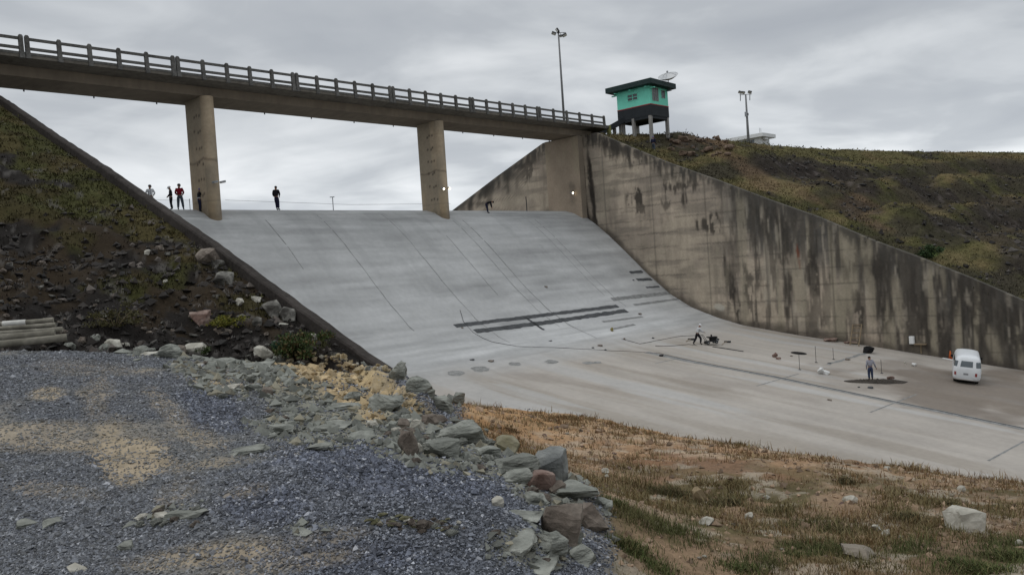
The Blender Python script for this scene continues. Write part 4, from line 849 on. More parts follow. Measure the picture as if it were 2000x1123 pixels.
# ------------------------------------------------------------------ white van
def van():
    p = Vector(hitf(1885, 739)); yaw = ANG_F-.53+.05
    root = empty('van', p, 0, 'white rounded passenger van parked on the brown apron by the right wall', 'van')
    slope = math.atan2(float(floor_z(p.y+1)-floor_z(p.y-1)), 2.)
    root.rotation_euler = (Matrix.Rotation(slope, 3, 'X') @ Matrix.Rotation(yaw-math.pi/2, 3, 'Z')).to_euler()
    ZS = [.26, .34, .5, .8, 1.08, 1.14, 1.5, 1.72, 1.84, 1.92, 1.955]; HW = [.78, .84, .86, .865, .86, .845, .80, .755, .68, .48, .2]
    YR = [-2.10, -2.18, -2.2, -2.19, -2.16, -2.14, -2.05, -1.96, -1.86, -1.6, -1.1]; YF = [2.1, 2.2, 2.22, 2.2, 2.15, 2.12, 1.92, 1.78, 1.66, 1.4, .9]
    def S(s, z, off=0.):
        w = np.interp(z, ZS, HW)+off; a = np.interp(z, ZS, YR)-off; b = np.interp(z, ZS, YF)+off; rc = min(.30, w*.6)
        pts = [(-w+rc, a), (w-rc, a)]; L0 = 2*(w-rc); L1 = math.pi/2*rc; L2 = (b-a)-2*rc; per = 2*L0+2*L2+4*L1; u = (s % 1.)*per
        segs = [('l', L0, (-w+rc, a), (1, 0)), ('c', L1, (w-rc, a+rc), -90), ('l', L2, (w, a+rc), (0, 1)), ('c', L1, (w-rc, b-rc), 0), ('l', L0, (w-rc, b), (-1, 0)), ('c', L1, (-w+rc, b-rc), 90), ('l', L2, (-w, b-rc), (0, -1)), ('c', L1, (-w+rc, a+rc), 180)]
        for t, ln, o, d in segs:
            if u <= ln or (t == 'c' and d == 180):
                if t == 'l': return (o[0]+d[0]*u, o[1]+d[1]*u, z)
                an = R(d)+u/rc; return (o[0]+rc*math.cos(an), o[1]+rc*math.sin(an), z)
            u -= ln
    n = 96; m = MB(); vs = [S(k/n, z) for z in ZS for k in range(n)]
    fs = [(j*n+k, j*n+(k+1) % n, (j+1)*n+(k+1) % n, (j+1)*n+k) for j in range(len(ZS)-1) for k in range(n)]
    fs += [tuple(range(n-1, -1, -1)), tuple((len(ZS)-1)*n+k for k in range(n))]
    body = m.add(vs, fs).build('body', M_van, root, smooth=True)
    def patch(s0, s1, z0, z1, off, mat, name, nu=12, nv=6, parent=root):
        vs = [S(s0+(s1-s0)*i/nu, z0+(z1-z0)*j/nv, off) for j in range(nv+1) for i in range(nu+1)]
        fs = [(j*(nu+1)+i, j*(nu+1)+i+1, (j+1)*(nu+1)+i+1, (j+1)*(nu+1)+i) for j in range(nv) for i in range(nu)]
        return MB().add(vs, fs).build(name, mat, parent, smooth=True)
    # perimeter shares: rear run starts at s=0
    patch(.008, .076, 1.20, 1.60, .006, M_glass2, 'rear_window'); patch(.094, .128, 1.20, 1.58, .006, M_glass2, 'corner_window', 8); patch(.956, .990, 1.20, 1.58, .006, M_glass2, 'corner_window', 8)
    for (a, b) in ((.16, .23), (.245, .315), (.33, .39)): patch(a, b, 1.18, 1.58, .006, M_glass, 'side_window')
    for (a, b) in ((.70, .76), (.775, .845), (.86, .925)): patch(a, b, 1.18, 1.58, .006, M_glass, 'side_window')
    patch(.50, .585, 1.18, 1.6, .006, M_glass, 'windscreen')
    for (a, b) in ((.091, .101), (.983, .993)): patch(a, b, .62, .84, .03, pmat('tail_lamp_red', (.25, .03, .025), rough=.3, var=.05, bump=0), 'tail_light', 4)
    for (a, b) in ((.488, .50), (.586, .598)): patch(a, b, .72, .92, .03, M_lampoff, 'headlight', 4)
    patch(.030, .055, .66, .78, .012, M_metal, 'number_plate', 3); patch(.0, .084, .30, .44, .06, M_white, 'bumper'); patch(.49, .60, .30, .44, .06, M_white, 'bumper')
    patch(.012, .0725, .84, 1.15, .004, M_van, 'engine_lid')
    for (x, y) in ((-.68, -1.3), (.68, -1.3), (-.68, 1.15), (.68, 1.15)):
        w = MB().tube([(x-.09, y, .30), (x+.09, y, .30)], .31, 20).build('wheel', M_black, root, bevel=0); MB().tube([(x-.095, y, .30), (x+.095, y, .30)], .17, 14).build('rim', M_metal, w)
    MB().box(-.7, .7, -2.0, 2.0, .20, .27).build('underbody', M_black, root)
    for x in (-.95, .95): MB().box(x-.08, x+.08, 1.55, 1.6, 1.2, 1.38).build('mirror', M_black, root, bevel=.01)
van()

# ------------------------------------------------------------------ things lying on the apron
def floor_tube(pts, r, name, mat, label, cat):
    P = []
    for a, b in zip(pts[:-1], pts[1:]):
        A, B = hitf(*a), hitf(*b); n = max(1, int(np.linalg.norm(B-A)/.6))
        for k in range(n):
            q = A+(B-A)*k/n; P.append((q[0]+random.uniform(-.05, .05), q[1]+random.uniform(-.05, .05), float(floor_z(q[1]))+r*.8))
    q = hitf(*pts[-1]); P.append((q[0], q[1], float(floor_z(q[1]))+r*.8))
    return tube_obj(P, r, name, mat, label, cat)
floor_tube([(897, 606), (905, 628), (925, 650), (960, 668), (1010, 677), (1080, 679), (1160, 683), (1215, 686), (1290, 690)], .016, 'hose', M_black, 'long dark hose running down the chute and along to the joint', 'hose')
floor_tube([(1215, 663), (1250, 672), (1290, 664), (1330, 657), (1368, 655)], .02, 'hose', M_black, 'thin dark hose leading up to the saw operator from the left', 'hose')
floor_tube([(1280, 676), (1310, 676), (1345, 673), (1362, 675)], .02, 'cable', M_black, 'short dark cable ending at the feet of the saw operator', 'cable')
floor_tube([(1392, 678), (1420, 682), (1452, 687)], .035, 'pole', M_dkmetal, 'thin dark pole lying on the apron right of the saw', 'pole')
def lump(px_, py_, w, h, name, mat, label, cat, seed, d=None):
    p = hitf(px_, py_); o = rock_mesh(w, d or w*.8, h, seed, mat, name, .12); o.location = Vector(p)-Vector((0, 0, h*.12)); o.rotation_euler.z = ANG_R+random.uniform(-.4, .4)
    return tag(o, label, cat)
def rock_mesh(w, d, h, seed, mat, name, rough=.10, n=22, lay=.0, sub=2):
    r = random.Random(seed); bm = bmesh.new()
    for i in range(n):
        v = Vector((r.gauss(0, 1), r.gauss(0, 1), r.gauss(0, 1))).normalized(); e = .72+.28*r.random()
        k = max(abs(v.x), abs(v.y), abs(v.z)); v = v*(1-.55)+v/k*.55          # boxy
        bm.verts.new((v.x*w/2*e, v.y*d/2*e, h*.42+v.z*h/2*e))
    res = bmesh.ops.convex_hull(bm, input=bm.verts); bmesh.ops.delete(bm, geom=[g for g in res['geom_interior'] if isinstance(g, bmesh.types.BMVert)], context='VERTS')
    bmesh.ops.subdivide_edges(bm, edges=bm.edges[:], cuts=sub, use_grid_fill=True); bmesh.ops.triangulate(bm, faces=bm.faces[:])
    s = max(w, h); off = Vector((seed*3.7, seed*1.3, 0))
    for v in bm.verts:
        k = mnoise.noise_vector(v.co*(3.2/s)+off)*rough*s*.55+mnoise.noise_vector(v.co*(9/s)+off)*rough*s*.22
        v.co += Vector((k.x, k.y, k.z*.6))
        if lay: v.co.x += lay*s*(.5-((v.co.z/h*5+mnoise.noise(v.co*2/s)*.6) % 1))*.3
    me = bpy.data.meshes.new(name); bm.normal_update(); bm.to_mesh(me); bm.free(); me.materials.append(mat)
    return link(bpy.data.objects.new(name, me))
lump(1603, 730, .55, .62, 'cement_sack', M_sack, 'upright white sack, left one of the pair on the apron', 'sack', 5); lump(1614, 731, .55, .42, 'cement_sack', M_sack, 'slumped white sack, right one of the pair on the apron', 'sack', 6)
lump(1785, 715, .42, .34, 'helmet_bag', M_sack, 'small round white bag on the apron left of the van', 'bag', 9); lump(1768, 710, .22, .2, 'scrap_stone', M_rockp, 'tiny pale stone beside the round white bag', 'stone', 10)
lump(1697, 690, .95, .85, 'tarpaulin_heap', M_black, 'black heaped tarpaulin at the foot of the right wall by the ladder', 'tarpaulin', 11)
lump(1740, 741, .6, .38, 'rubble_basket', M_rockr, 'brown lump of rubble right of the person in jeans', 'rubble', 12); lump(1195, 647, .3, .45, 'yellow_bucket', pmat('dusty_yellow', (.25, .21, .08)), 'dusty yellow bucket on the chute below the repair strips', 'bucket', 13)
for k, (a, b, w, h, m, l) in enumerate([(1590, 657, 1.3, .5, M_black, 'dark debris heap against the foot of the right wall'), (1622, 666, 1.6, .35, M_rockr, 'low brown debris heap left of the ladder'), (1660, 671, 1.3, .3, M_rockr, 'flat brown debris strip just left of the ladder foot'), (1514, 698, .5, .5, M_rockr, 'brown tool pile on the apron left of the drain hole'), (1521, 702, .45, .25, M_rockr, 'flat brown scrap beside the tool pile'), (1292, 696, .4, .2, M_black, 'dark lump at the start of the apron joint'), (1546, 696, .25, .12, M_rockb, 'small dark scrap just left of the drain hole')]):
    lump(a, b, w, h, 'debris_heap', m, l, 'debris', 30+k)
for k, (a, b) in enumerate([(1182, 684), (1172, 676), (1158, 680), (1220, 663), (1275, 661), (903, 641), (921, 703), (959, 706), (1075, 666), (1250, 614), (1237, 548), (1066, 561), (1620, 710), (1655, 703), (1700, 758), (1620, 782), (1678, 757)]):
    o = lump(a, b, random.uniform(.2, .5), random.uniform(.08, .2), 'concrete_scrap', M_rockb if k % 2 else M_patch, 'small dark scrap of concrete lying on the spillway', 'scrap', 60+k); o['group'] = 'scraps on the spillway'
# soil patch where the person in jeans digs
p = hitf(1701, 745); vs = []; fs = []; nA, nB = 40, 10
for i in range(nA+1):
    for j in range(nB+1):
        u = i/nA; v = j/nB-.5; X = p[0]-1.6+u*4.2*.9; Y = p[1]+1.2-u*2.9; w_ = (1.1*math.sin(math.pi*min(1, u*1.02))**.6)*(.55+.8*float(vnoise(u*7, 0, 9)))+.08
        X += v*w_*.8; Y += v*w_; vs.append((X, Y, float(floor_z(Y))+.006+.14*max(0, (1-4*v*v))*math.sin(math.pi*u)*(.2+1.3*random.random())))
for i in range(nA):
    for j in range(nB): fs.append((i*(nB+1)+j, i*(nB+1)+j+1, (i+1)*(nB+1)+j+1, (i+1)*(nB+1)+j))
tag(MB().add(vs, fs).build('soil_pile', M_soilp), 'low dark soil pile spread around the feet of the person in jeans', 'soil pile')
# standing rods, shovel-like tools
for k, (a, b, h, l) in enumerate([(1562, 722, 1.2, 'thin steel rod standing nearest the white sacks'), (1594, 708, 1.25, 'thin steel rod standing behind the white sacks'), (1628, 702, .9, 'short steel rod standing farthest back on the apron'), (1722, 729, 1.0, 'thin steel rod standing right of the person in jeans')]):
    p = hitf(a, b); root = empty('steel_rod', p, 0, l, 'rod', 'rods on the apron'); MB().tube([(0, 0, -.02), (.02, .01, h)], .017, 6).build('shaft', M_dkmetal, root); MB().lathe([(.12, 0), (.10, .03), (.03, .05)], 8).build('foot', M_dkmetal, root)
for (a, b, c, d, l) in [(1340, 668, 1350, 664, 'push broom lying on the apron left of the saw operator'), (1410, 674, 1421, 669, 'push broom lying on the apron right of the saw')]:
    A = Vector(hitf(a, b)); Bv = Vector(hitf(c, d)); root = empty('push_broom', A, 0, l, 'broom'); v = Bv-A
    MB().tube([(0, 0, .04), v*.5+Vector((0, 0, .12)), v+Vector((0, 0, .1))], .025, 6).build('handle', M_wood, root); n = Vector((-v.y, v.x, 0)).normalized()*.28
    MB().tube([v-n+Vector((0, 0, .07)), v+n+Vector((0, 0, .07))], .08, 6).build('brush_head', M_dkmetal, root)
# ladder against the wall, electric box, plank, orange cone
bp = hitf(1676, 673); L_ = empty('ladder', (XR-1.0, bp[1], float(floor_z(bp[1]))), 0, 'short wooden ladder leaning on the stained right wall', 'ladder')
for y in (-.38, .38): MB().tube([(0, y, 0), (.93, y, 1.75)], .05, 6).build('stile', M_wood, L_)
for f in (.12, .36, .6, .84, .98): MB().tube([(.93*f, -.38, 1.75*f), (.93*f, .38, 1.75*f)], .035, 6).build('rung', M_wood, L_)
bp = on_axis(1786, 664, 0, XR-.02); E_ = empty('electric_box', bp, 0, 'small white electric box fixed low on the right wall left of the van', 'electric box')
MB().box(-.22, .02, -.02, .36, -.32, .32).build('cabinet', M_white, E_, bevel=.02); MB().box(-.235, -.222, .02, .32, -.28, .28).build('door', M_white, E_); MB().box(-.35, .02, -.95, -.05, -.36, -.28).build('shelf', M_wood, E_)
MB().tube([(-.08, -.5, -.36), (-.08, -.5, float(floor_z(bp[1])-bp[2]))], .05, 6).build('support', M_wood, E_)
A = Vector(hitf(1842, 700)); Bv = Vector(hitf(1862, 704)); d = Bv-A; o = MB().box(-.02, d.length+.4, -.09, .09, 0, .06).build('plank', M_white, bevel=.01); o.location = A; o.rotation_euler = (0, math.asin(-d.z/d.length), math.atan2(d.y, d.x)); tag(o, 'white plank lying on the ground left of the van', 'plank')
p = hitf(1857, 701); root = empty('traffic_cone', p, 0, 'dull orange cone standing behind the left side of the van', 'cone'); MB().lathe([(.16, .04), (.1, .45), (.035, .85)], 14).build('cone', M_orange, root, smooth=True); MB().box(-.2, .2, -.2, .2, 0, .04).build('base', M_orange, root)

# ------------------------------------------------------------------ pipes on the left
def pipe(pxa, pxb, F, r, mat, label, sleeve=None):
    A, B = Vector(of(*pxa, F[0])), Vector(of(*pxb, F[1])); d = (B-A); root = empty('pipe', A, 0, label, 'pipe', 'pipes piled at the foot of the hillside')
    q = d.to_track_quat('Z', 'Y').to_matrix().to_4x4(); L0 = d.length
    MB().lathe([(r*.8, .3), (r*.8, 0), (r, 0), (r, L0*.5), (r, L0), (r*.8, L0), (r*.8, L0-.3)], 18, q).build('barrel', mat, root, smooth=False)
    MB().lathe([(r*1.14, L0-.22), (r*1.14, L0+.005), (r*.82, L0+.005)], 18, q).build('collar', mat, root)
    if sleeve: MB().lathe([(r*1.02, L0*sleeve[0]), (r*1.16, L0*sleeve[0]+.01), (r*1.16, L0*sleeve[1]), (r*1.02, L0*sleeve[1]+.01)], 18, q).build('sleeve', M_pipew, root)
    return root
pipe((-150, 644), (104, 625), (19.2, 19.9), .055, M_pipe, 'uppermost pale pipe of the pile, with a white sleeve', (.6, .78))
pipe((-150, 652), (108, 634), (19.0, 19.6), .048, M_pipe, 'mossy pipe second from the top of the pile')
pipe((-150, 660), (122, 643), (18.5, 19.2), .052, M_pipe, 'mossy pipe in the middle of the pile, reaching farther right')
pipe((-150, 670), (107, 651), (17.9, 18.7), .078, M_pipe, 'thick pale pipe second from the bottom of the pile')
pipe((-60, 678), (130, 659), (17.6, 18.4), .078, M_pipe, 'dark mossy pipe at the bottom of the pile')

# ------------------------------------------------------------------ rocks
FWD = Vector((math.cos(ANG_F), math.sin(ANG_F), 0))
def rock(cx, by, w, h, mat, label, name='rock', group=None, seed=None, rough=.10, flat=False, F=None, cat='rock', yaw=None):
    p = Vector(hit(cx, by)) if F is None else Vector(of(cx, by, F))
    if p.x > XL-.25:        # the ray clears the bank: stand the rock where the bank comes closest to it
        r_ = ray(cx, by); t_ = np.linspace(4, (XL-.5)/r_[0], 300); k_ = int(np.argmin(r_[2]*t_-terrain_l(r_[0]*t_, r_[1]*t_))); p = Vector(r_*t_[k_]); p.z = float(ground(p.x, p.y)[0])
    f = fwd(p); m = f/FPX; W_ = w*m*1.06; D = W_*(.85 if not flat else 1.3); Hh = h*m
    hr = max(.5*Hh, Hh*1.2-.15*D)*1.22
    o = rock_mesh(W_, D, hr, seed if seed is not None else random.randint(1, 9999), mat, name, rough, n=46 if 'smooth' in label or 'rounded' in label else 20, lay=.07 if mat is M_rock else 0, sub=3 if w >= 40 else 2)
    q = p+FWD*D*.42; gz = float(ground(q.x, q.y)[0]); o.location = (q.x, q.y, min(p.z, gz)-hr*.14); o.rotation_euler = (random.uniform(-.08, .08), random.uniform(-.12, .12), ANG_R+(yaw if yaw is not None else random.uniform(-.35, .35)))
    return tag(o, label, cat, group)
G, Bn, P_, D_, Yl, Rd = M_rock, M_rockb, M_rockp, M_rockd, M_rocky, M_rockr
ROCKS = [(777, 744, 40, 40, G, 'upright grey block capping the lower end of the near wall'), (813, 768, 56, 34, G, 'squarish grey green block just right of the upright block at the wall end'), (838, 775, 24, 18, G, 'small grey rock right of the squarish block'),
 (862, 803, 62, 42, G, 'large sloping grey rock at the tip of the yellow clay'), (893, 790, 30, 26, G, 'small rock on the dirt edge of the apron'), (746, 803, 72, 42, G, 'broad grey slab in the yellow clay'), (812, 845, 40, 28, P_, 'pale angular rock among dark ones above the brown slab'),
 (845, 832, 56, 26, Bn, 'long dark brown rock behind the pale angular one'), (788, 838, 28, 22, Bn, 'small dark rock left of the pale angular one'), (801, 890, 42, 54, Bn, 'upright pointed brown slab standing at the gravel edge'), (816, 886, 19, 20, P_, 'small white stone leaning on the brown pointed slab'),
 (905, 868, 96, 48, G, 'layered green grey boulder above the gravel heap'), (868, 896, 100, 46, G, 'broad rough green grey boulder right of the white stone'), (955, 895, 50, 26, G, 'low pale slab left of the pointed stone'), (995, 888, 52, 40, pmat('olive_stone', (.2, .18, .11), tint=(.27, .25, .18), var=.3), 'triangular olive stone pointing up at the dirt edge'),
 (1012, 930, 92, 52, G, 'large pale green boulder left of the dark boulder'), (1078, 940, 80, 66, pmat('dark_grey_schist', (.13, .135, .13), tint=(.22, .225, .21), var=.35, scale=3, bump=.9, bdist=.05, bscale=9), 'big rounded dark grey boulder at the dirt edge'), (1016, 948, 70, 32, G, 'green boulder with yellow lichen under the large pale green one'),
 (1060, 962, 58, 44, Rd, 'reddish brown angular rock between the boulders'), (1090, 968, 34, 30, Bn, 'small brown rock under the big dark boulder'), (1122, 985, 112, 44, G, 'wide pale green slab near the grass'), (1184, 996, 38, 30, G, 'small pale green rock at the right tip of the pile'),
 (1050, 988, 54, 34, G, 'green rock sunk in the right side of the gravel heap'), (1022, 1018, 84, 24, G, 'long grey rock bar at the foot of the gravel heap'), (974, 992, 26, 24, P_, 'rounded pale stone at the tip of the long rock bar'), (1098, 1062, 92, 84, Bn, 'large brown block with a flat top sprinkled with gravel'),
 (1160, 1040, 66, 58, Bn, 'dark brown block right of the flat topped one'), (1128, 1066, 34, 34, G, 'small pale slab leaning under the brown block'), (1085, 1094, 66, 50, G, 'tilted green slab in front of the brown block'), (1000, 1085, 120, 44, G, 'broad low green slab in the lower middle'),
 (1048, 1123, 120, 34, G, 'flat green slab at the bottom edge of the gravel'), (1140, 1106, 60, 40, G, 'green rock by the grass near the bottom'), (372, 698, 60, 32, P_, 'rounded pale boulder at the left toe of the dark hillside'), (326, 702, 48, 32, G, 'grey wedge rock left of the rounded pale boulder'), (346, 697, 26, 24, Bn, 'dark brown rock between two pale boulders'),
 (285, 694, 52, 20, P_, 'long low pale rock at the gravel edge'), (212, 680, 42, 26, P_, 'pale rock at the right of the pipe pile'), (176, 671, 32, 20, G, 'grey rock near the ends of the pipes'), (515, 708, 48, 38, P_, 'knobbly pale boulder at the hillside toe near the shrub'), (548, 712, 40, 22, G, 'low grey rock right of the knobbly boulder'),
 (465, 890, 84, 30, G, 'flat grey green slab half buried behind the gravel heap'), (600, 1046, 92, 28, G, 'flat grey slab half buried in the lower gravel'), (335, 1032, 112, 42, G, 'broad low outcrop slab in the gravel at left'), (312, 1014, 34, 16, P_, 'small pale stone on the broad low outcrop'), (250, 1034, 36, 16, G, 'small slab left of the broad low outcrop'),
 (240, 1078, 42, 20, G, 'flat stone below the broad low outcrop'), (42, 1034, 44, 20, G, 'low grey stone near the left edge'), (88, 1034, 56, 22, G, 'low greenish slab right of the stone at the left edge'), (145, 1120, 40, 20, P_, 'pale stone at the bottom left edge'), (615, 882, 60, 22, G, 'low dark slab behind the gravel heap crest'), (545, 850, 48, 24, G, 'low greenish slab left of the gravel crest'),
 (520, 775, 28, 22, Bn, 'small upright brown block in the dusty middle'), (490, 765, 40, 18, G, 'grey block left of the small upright brown block'), (660, 800, 80, 26, G, 'long blue grey slab left of the broad slab in clay'), (700, 860, 60, 22, G, 'low slab above the gravel heap'), (640, 845, 90, 22, G, 'rough low outcrop in the dusty rubble'), (480, 720, 90, 24, G, 'long sloping slab at the toe of the hillside'), (420, 715, 56, 20, G, 'grey slab below the rounded pale boulder'),
 (1895, 1040, 76, 52, P_, 'large smooth pale boulder in the weeds at far right'), (1665, 984, 28, 15, P_, 'rounded pale stone in the middle of the weeds'), (1182, 926, 16, 12, P_, 'white stone on the orange dirt'), (1186, 934, 10, 8, P_, 'tiny white stone just below the white stone on the dirt'), (1370, 982, 28, 30, pmat('tan_stone', (.26, .2, .12), var=.2), 'upright tan stone among dark weeds'), (1384, 1026, 34, 18, P_, 'pale flat stone in front of the upright tan stone'),
 (1880, 962, 18, 14, P_, 'small pale stone near the top of the far right bank'), (1465, 1014, 20, 14, P_, 'small grey stone right of the flat pale stone'), (1500, 975, 14, 9, P_, 'little white stone on bare dirt between weeds'), (1715, 1036, 22, 12, P_, 'small pale stone left of the white boulder'), (1735, 1048, 22, 14, P_, 'second small pale stone nearer the white boulder'), (1995, 1066, 16, 14, P_, 'white stone cut by the right edge'), (1690, 1096, 70, 30, pmat('dusty_grey_stone', (.22, .19, .15), var=.2), 'broad dusty stone in the grass at lower right'), (1735, 918, 14, 8, P_, 'pale pebble stone on the dirt rim'),
 (437, 560, 42, 34, D_, 'pale lichen covered boulder high in the dark hillside'), (400, 490, 60, 22, D_, 'long pale lichen ledge below the wall'), (420, 492, 30, 22, D_, 'small lichen rock at the right end of the pale ledge'), (465, 598, 20, 17, P_, 'round pale stone in the dark hollow'), (527, 622, 42, 38, D_, 'jagged pale rock below the wall'), (560, 626, 36, 30, D_, 'pale wedge rock right of the jagged one'), (500, 590, 22, 14, P_, 'small pale stone above the jagged rock'), (503, 640, 20, 22, D_, 'small mottled rock left of the jagged one'), (545, 637, 30, 10, P_, 'thin pale slab under the jagged rock'),
 (285, 497, 16, 12, P_, 'white stone on the brown patch of the left hillside'), (290, 652, 34, 12, Bn, 'long flat slab low on the dark hillside'), (387, 642, 46, 40, Rd, 'reddish brown boulder below the yellow shrub'), (320, 552, 14, 8, P_, 'small white stone in the dark middle of the hillside'), (430, 660, 46, 26, Bn, 'dark boulder right of the reddish one'), (400, 520, 50, 40, Bn, 'brown rock face under the lichen ledge'), (610, 660, 18, 10, P_, 'thin pale stone near the lower wall')]
for i, r_ in enumerate(ROCKS):
    rock(*r_, seed=100+i, flat=r_[3] < r_[2]*.45)
# repeats: rubble, clods, hillside stones (a few meshes, many copies)
def scatter(n, boxes, mats, name, label, cat, group, wpx, hk, seed, accept=None):
    r = random.Random(seed); protos = [rock_mesh(1, .85, .6, seed*10+k, mats[k % len(mats)], name, .13) for k in range(8)]; made = 0; used = set(); tries = 0
    while made < n and tries < n*12:
        tries += 1; b = boxes[r.randrange(len(boxes))]; a = R(b[4]); u, v = r.uniform(-1, 1), r.uniform(-1, 1); cx = b[0]+u*b[2]*math.cos(a)-v*b[3]*math.sin(a); cy = b[1]+u*b[2]*math.sin(a)+v*b[3]*math.cos(a)
        p = Vector(hit(cx, cy, 3, 80)); f = fwd(p)
        if f > 75 or p.x > XL-.1 or (accept and not accept(cx, cy)): continue
        k = r.randrange(8); o = protos[k] if k not in used else protos[k].copy()
        if k in used: C.objects.link(o)
        used.add(k); s = r.uniform(*wpx)*f/FPX*(1 if r.random() < .8 else 1.5); o.location = (p.x, p.y, p.z-.08*s); o.scale = (s, s, s*r.uniform(*hk)); o.rotation_euler = (r.uniform(-.25, .25), r.uniform(-.25, .25), r.uniform(0, 6.3))
        tag(o, label, cat, group); made += 1
    for k in range(8):
        if k not in used: bpy.data.objects.remove(protos[k])
scatter(110, [(620, 790, 210, 45, 12), (1000, 920, 120, 40, 35), (850, 870, 110, 45, 20), (420, 715, 130, 22, 8), (1060, 1050, 90, 50, 20), (240, 685, 110, 9, 6), (700, 840, 190, 18, 6), (330, 1010, 70, 22, 0), (880, 1030, 90, 14, 5)], [G, G, G, Bn, G, P_, G, Bn], 'rubble_rock', 'small angular grey rubble rock lying around the edge of the gravel', 'rock', 'rubble rocks around the gravel', (12, 30), (.6, 1.2), 11, lambda a, b: not (560 < a < 830 and b < 712+.36*(a-560) and b > 690+.3*(a-560)))
scatter(120, [(640, 722, 80, 15, 10), (740, 760, 80, 18, 28), (690, 710, 80, 6, 12), (800, 795, 40, 16, 35)], [Yl, Yl, P_, Yl, Yl, Yl, G, Yl], 'clay_clod', 'crumbly yellow clay clod on the yellow ridge by the wall end', 'clod', 'yellow clay clods', (6, 15), (.8, 1.4), 12)
scatter(40, [(820, 1022, 100, 12, 4), (790, 1018, 60, 8, 3)], [pmat('mossy_olive_stone', (.10, .095, .05), var=.4), Bn], 'mossy_stone', 'flat mossy olive stone below the gravel heap', 'stone', 'mossy stones below the gravel heap', (14, 26), (.3, .7), 13)
scatter(140, [(150, 560, 150, 70, 10), (350, 580, 130, 80, 35), (560, 640, 90, 40, 35), (380, 650, 200, 40, 8), (180, 640, 180, 24, 4), (640, 690, 60, 12, 35)], [D_, Bn, D_, D_, Bn, Bn, D_, Bn], 'hillside_stone', 'stone scattered over the dark lower part of the left hillside', 'stone', 'stones on the left hillside', (7, 17), (.6, 1.2), 14)
scatter(40, [(1500, 960, 400, 70, 9), (1150, 880, 160, 40, 8), (1650, 1060, 330, 40, 0)], [bpy.data.materials['tan_stone'], Rd, P_, bpy.data.materials['dusty_grey_stone'], Bn, bpy.data.materials['tan_stone'], Rd, bpy.data.materials['dusty_grey_stone']], 'bank_stone', 'small stone lying on the orange dirt bank', 'stone', 'stones on the dirt bank', (6, 13), (.6, 1.0), 15)

# ------------------------------------------------------------------ gravel, rubble bits, grass (too many to count)
def candidates(n, r0, r1, azr=36):
    a = np.radians(rng.uniform(-azr, azr, n)); r = np.exp(rng.uniform(math.log(r0), math.log(r1), n)); return r*np.cos(ANG_F-a), r*np.sin(ANG_F-a)
OCT = np.array([(1, 0, 0), (-1, 0, 0), (0, 1, 0), (0, -1, 0), (0, 0, 1), (0, 0, -1)], float); OF = np.array([(0, 2, 4), (2, 1, 4), (1, 3, 4), (3, 0, 4), (2, 0, 5), (1, 2, 5), (3, 1, 5), (0, 3, 5)])
def chips(name, x, y, z, size, col, mat, label=None, flat=.7):
    n = len(x); v = OCT[None]*(1+rng.uniform(-.45, .45, (n, 6, 1)))+rng.uniform(-.3, .3, (n, 6, 3)); v *= size[:, None, None]; v[..., 2] *= flat
    a = rng.uniform(0, 6.28, n); b = rng.uniform(-.6, .6, n)
    X = v[..., 0]; Y = v[..., 1]*np.cos(b)[:, None]-v[..., 2]*np.sin(b)[:, None]; Zz = v[..., 1]*np.sin(b)[:, None]+v[..., 2]*np.cos(b)[:, None]
    V = np.stack([X*np.cos(a)[:, None]-Y*np.sin(a)[:, None]+x[:, None], X*np.sin(a)[:, None]+Y*np.cos(a)[:, None]+y[:, None], Zz+z[:, None]], -1).reshape(-1, 3)
    F_ = (OF[None]+6*np.arange(n)[:, None, None]).reshape(-1, 3)
    o = np_mesh(name, V, F_, mat, np.repeat(col, 6, 0), smooth=False); o['kind'] = 'stuff'
    return o
x, y = candidates(680000, 3.6, 24); z = terrain_l(x, y); px, py, d = proj(x, y, z)
_, hl, bk, _, _, _ = left_colour(np.stack([x, y, z], 1))
sand = np.maximum(blobs(px, py, x, y, SAND, 1.1, 62), np.maximum(blobs(px, py, x, y, YELL, 1.4, 63), blobs(px, py, x, y, DUST, 1.3, 61)*.93))
heap = blobs(px, py, x, y, [(760, 930, 250, 60, 6, 1), (650, 1090, 330, 45, 0, .9), (420, 800, 70, 40, 20, .9), (520, 980, 120, 60, 0, .9)], 1., 64)
old = sst(650, 420, px)*(1-heap)*(.4+.6*sst(.4, .6, fbm(x*.55, y*.55, 52, 4)))
keep = (rng.random(len(x)) < (1-.93*sand)*(.28+.72*np.maximum(heap, sst(.62, .42, fbm(x*.55, y*.55, 52, 4))))*(1-hl)*(1-bk)+.02*(1-hl)*(1-bk)) & (px > -80) & (px < 1300) & (py > 640) & (py < 1220)
x, y, z, d, heap, old, sand = [q[keep] for q in (x, y, z, d, heap, old, blobs(px, py, x, y, SAND, .9, 62))]
sz = np.clip(.0034*d**.55*(.5+1.0*rng.random(len(x))), .007, .05); sz *= (1+.12*heap)*np.where(rng.random(len(x)) < .04, 1.9, 1)
base = (np.array([.140, .149, .170])[None]*(1-heap[:, None])+np.array([.122, .132, .162])[None]*heap[:, None])*(.3+1.35*rng.random((len(x), 1))**1.3); base = np.where(rng.random((len(x), 1)) < .07, np.array([[.40, .41, .44]])*(.6+.6*rng.random((len(x), 1))), base)
base = base*(1-old[:, None]*.6)+np.array([[.20, .197, .18]])*(.5+rng.random((len(base), 1)))*old[:, None]*.6
tn = (sand*.75*rng.random(len(x)))[:, None]; base = base*(1-tn)+np.array([[.34, .29, .21]])*tn
tag(chips('gravel', x, y, z+sz*.25, sz, base, M_chip), kind='stuff'); print('gravel', len(x))
x, y = candidates(80000, 4, 60); z = terrain_l(x, y); px, py, d = proj(x, y, z); _, hl, bk, _, _, _ = left_colour(np.stack([x, y, z], 1))
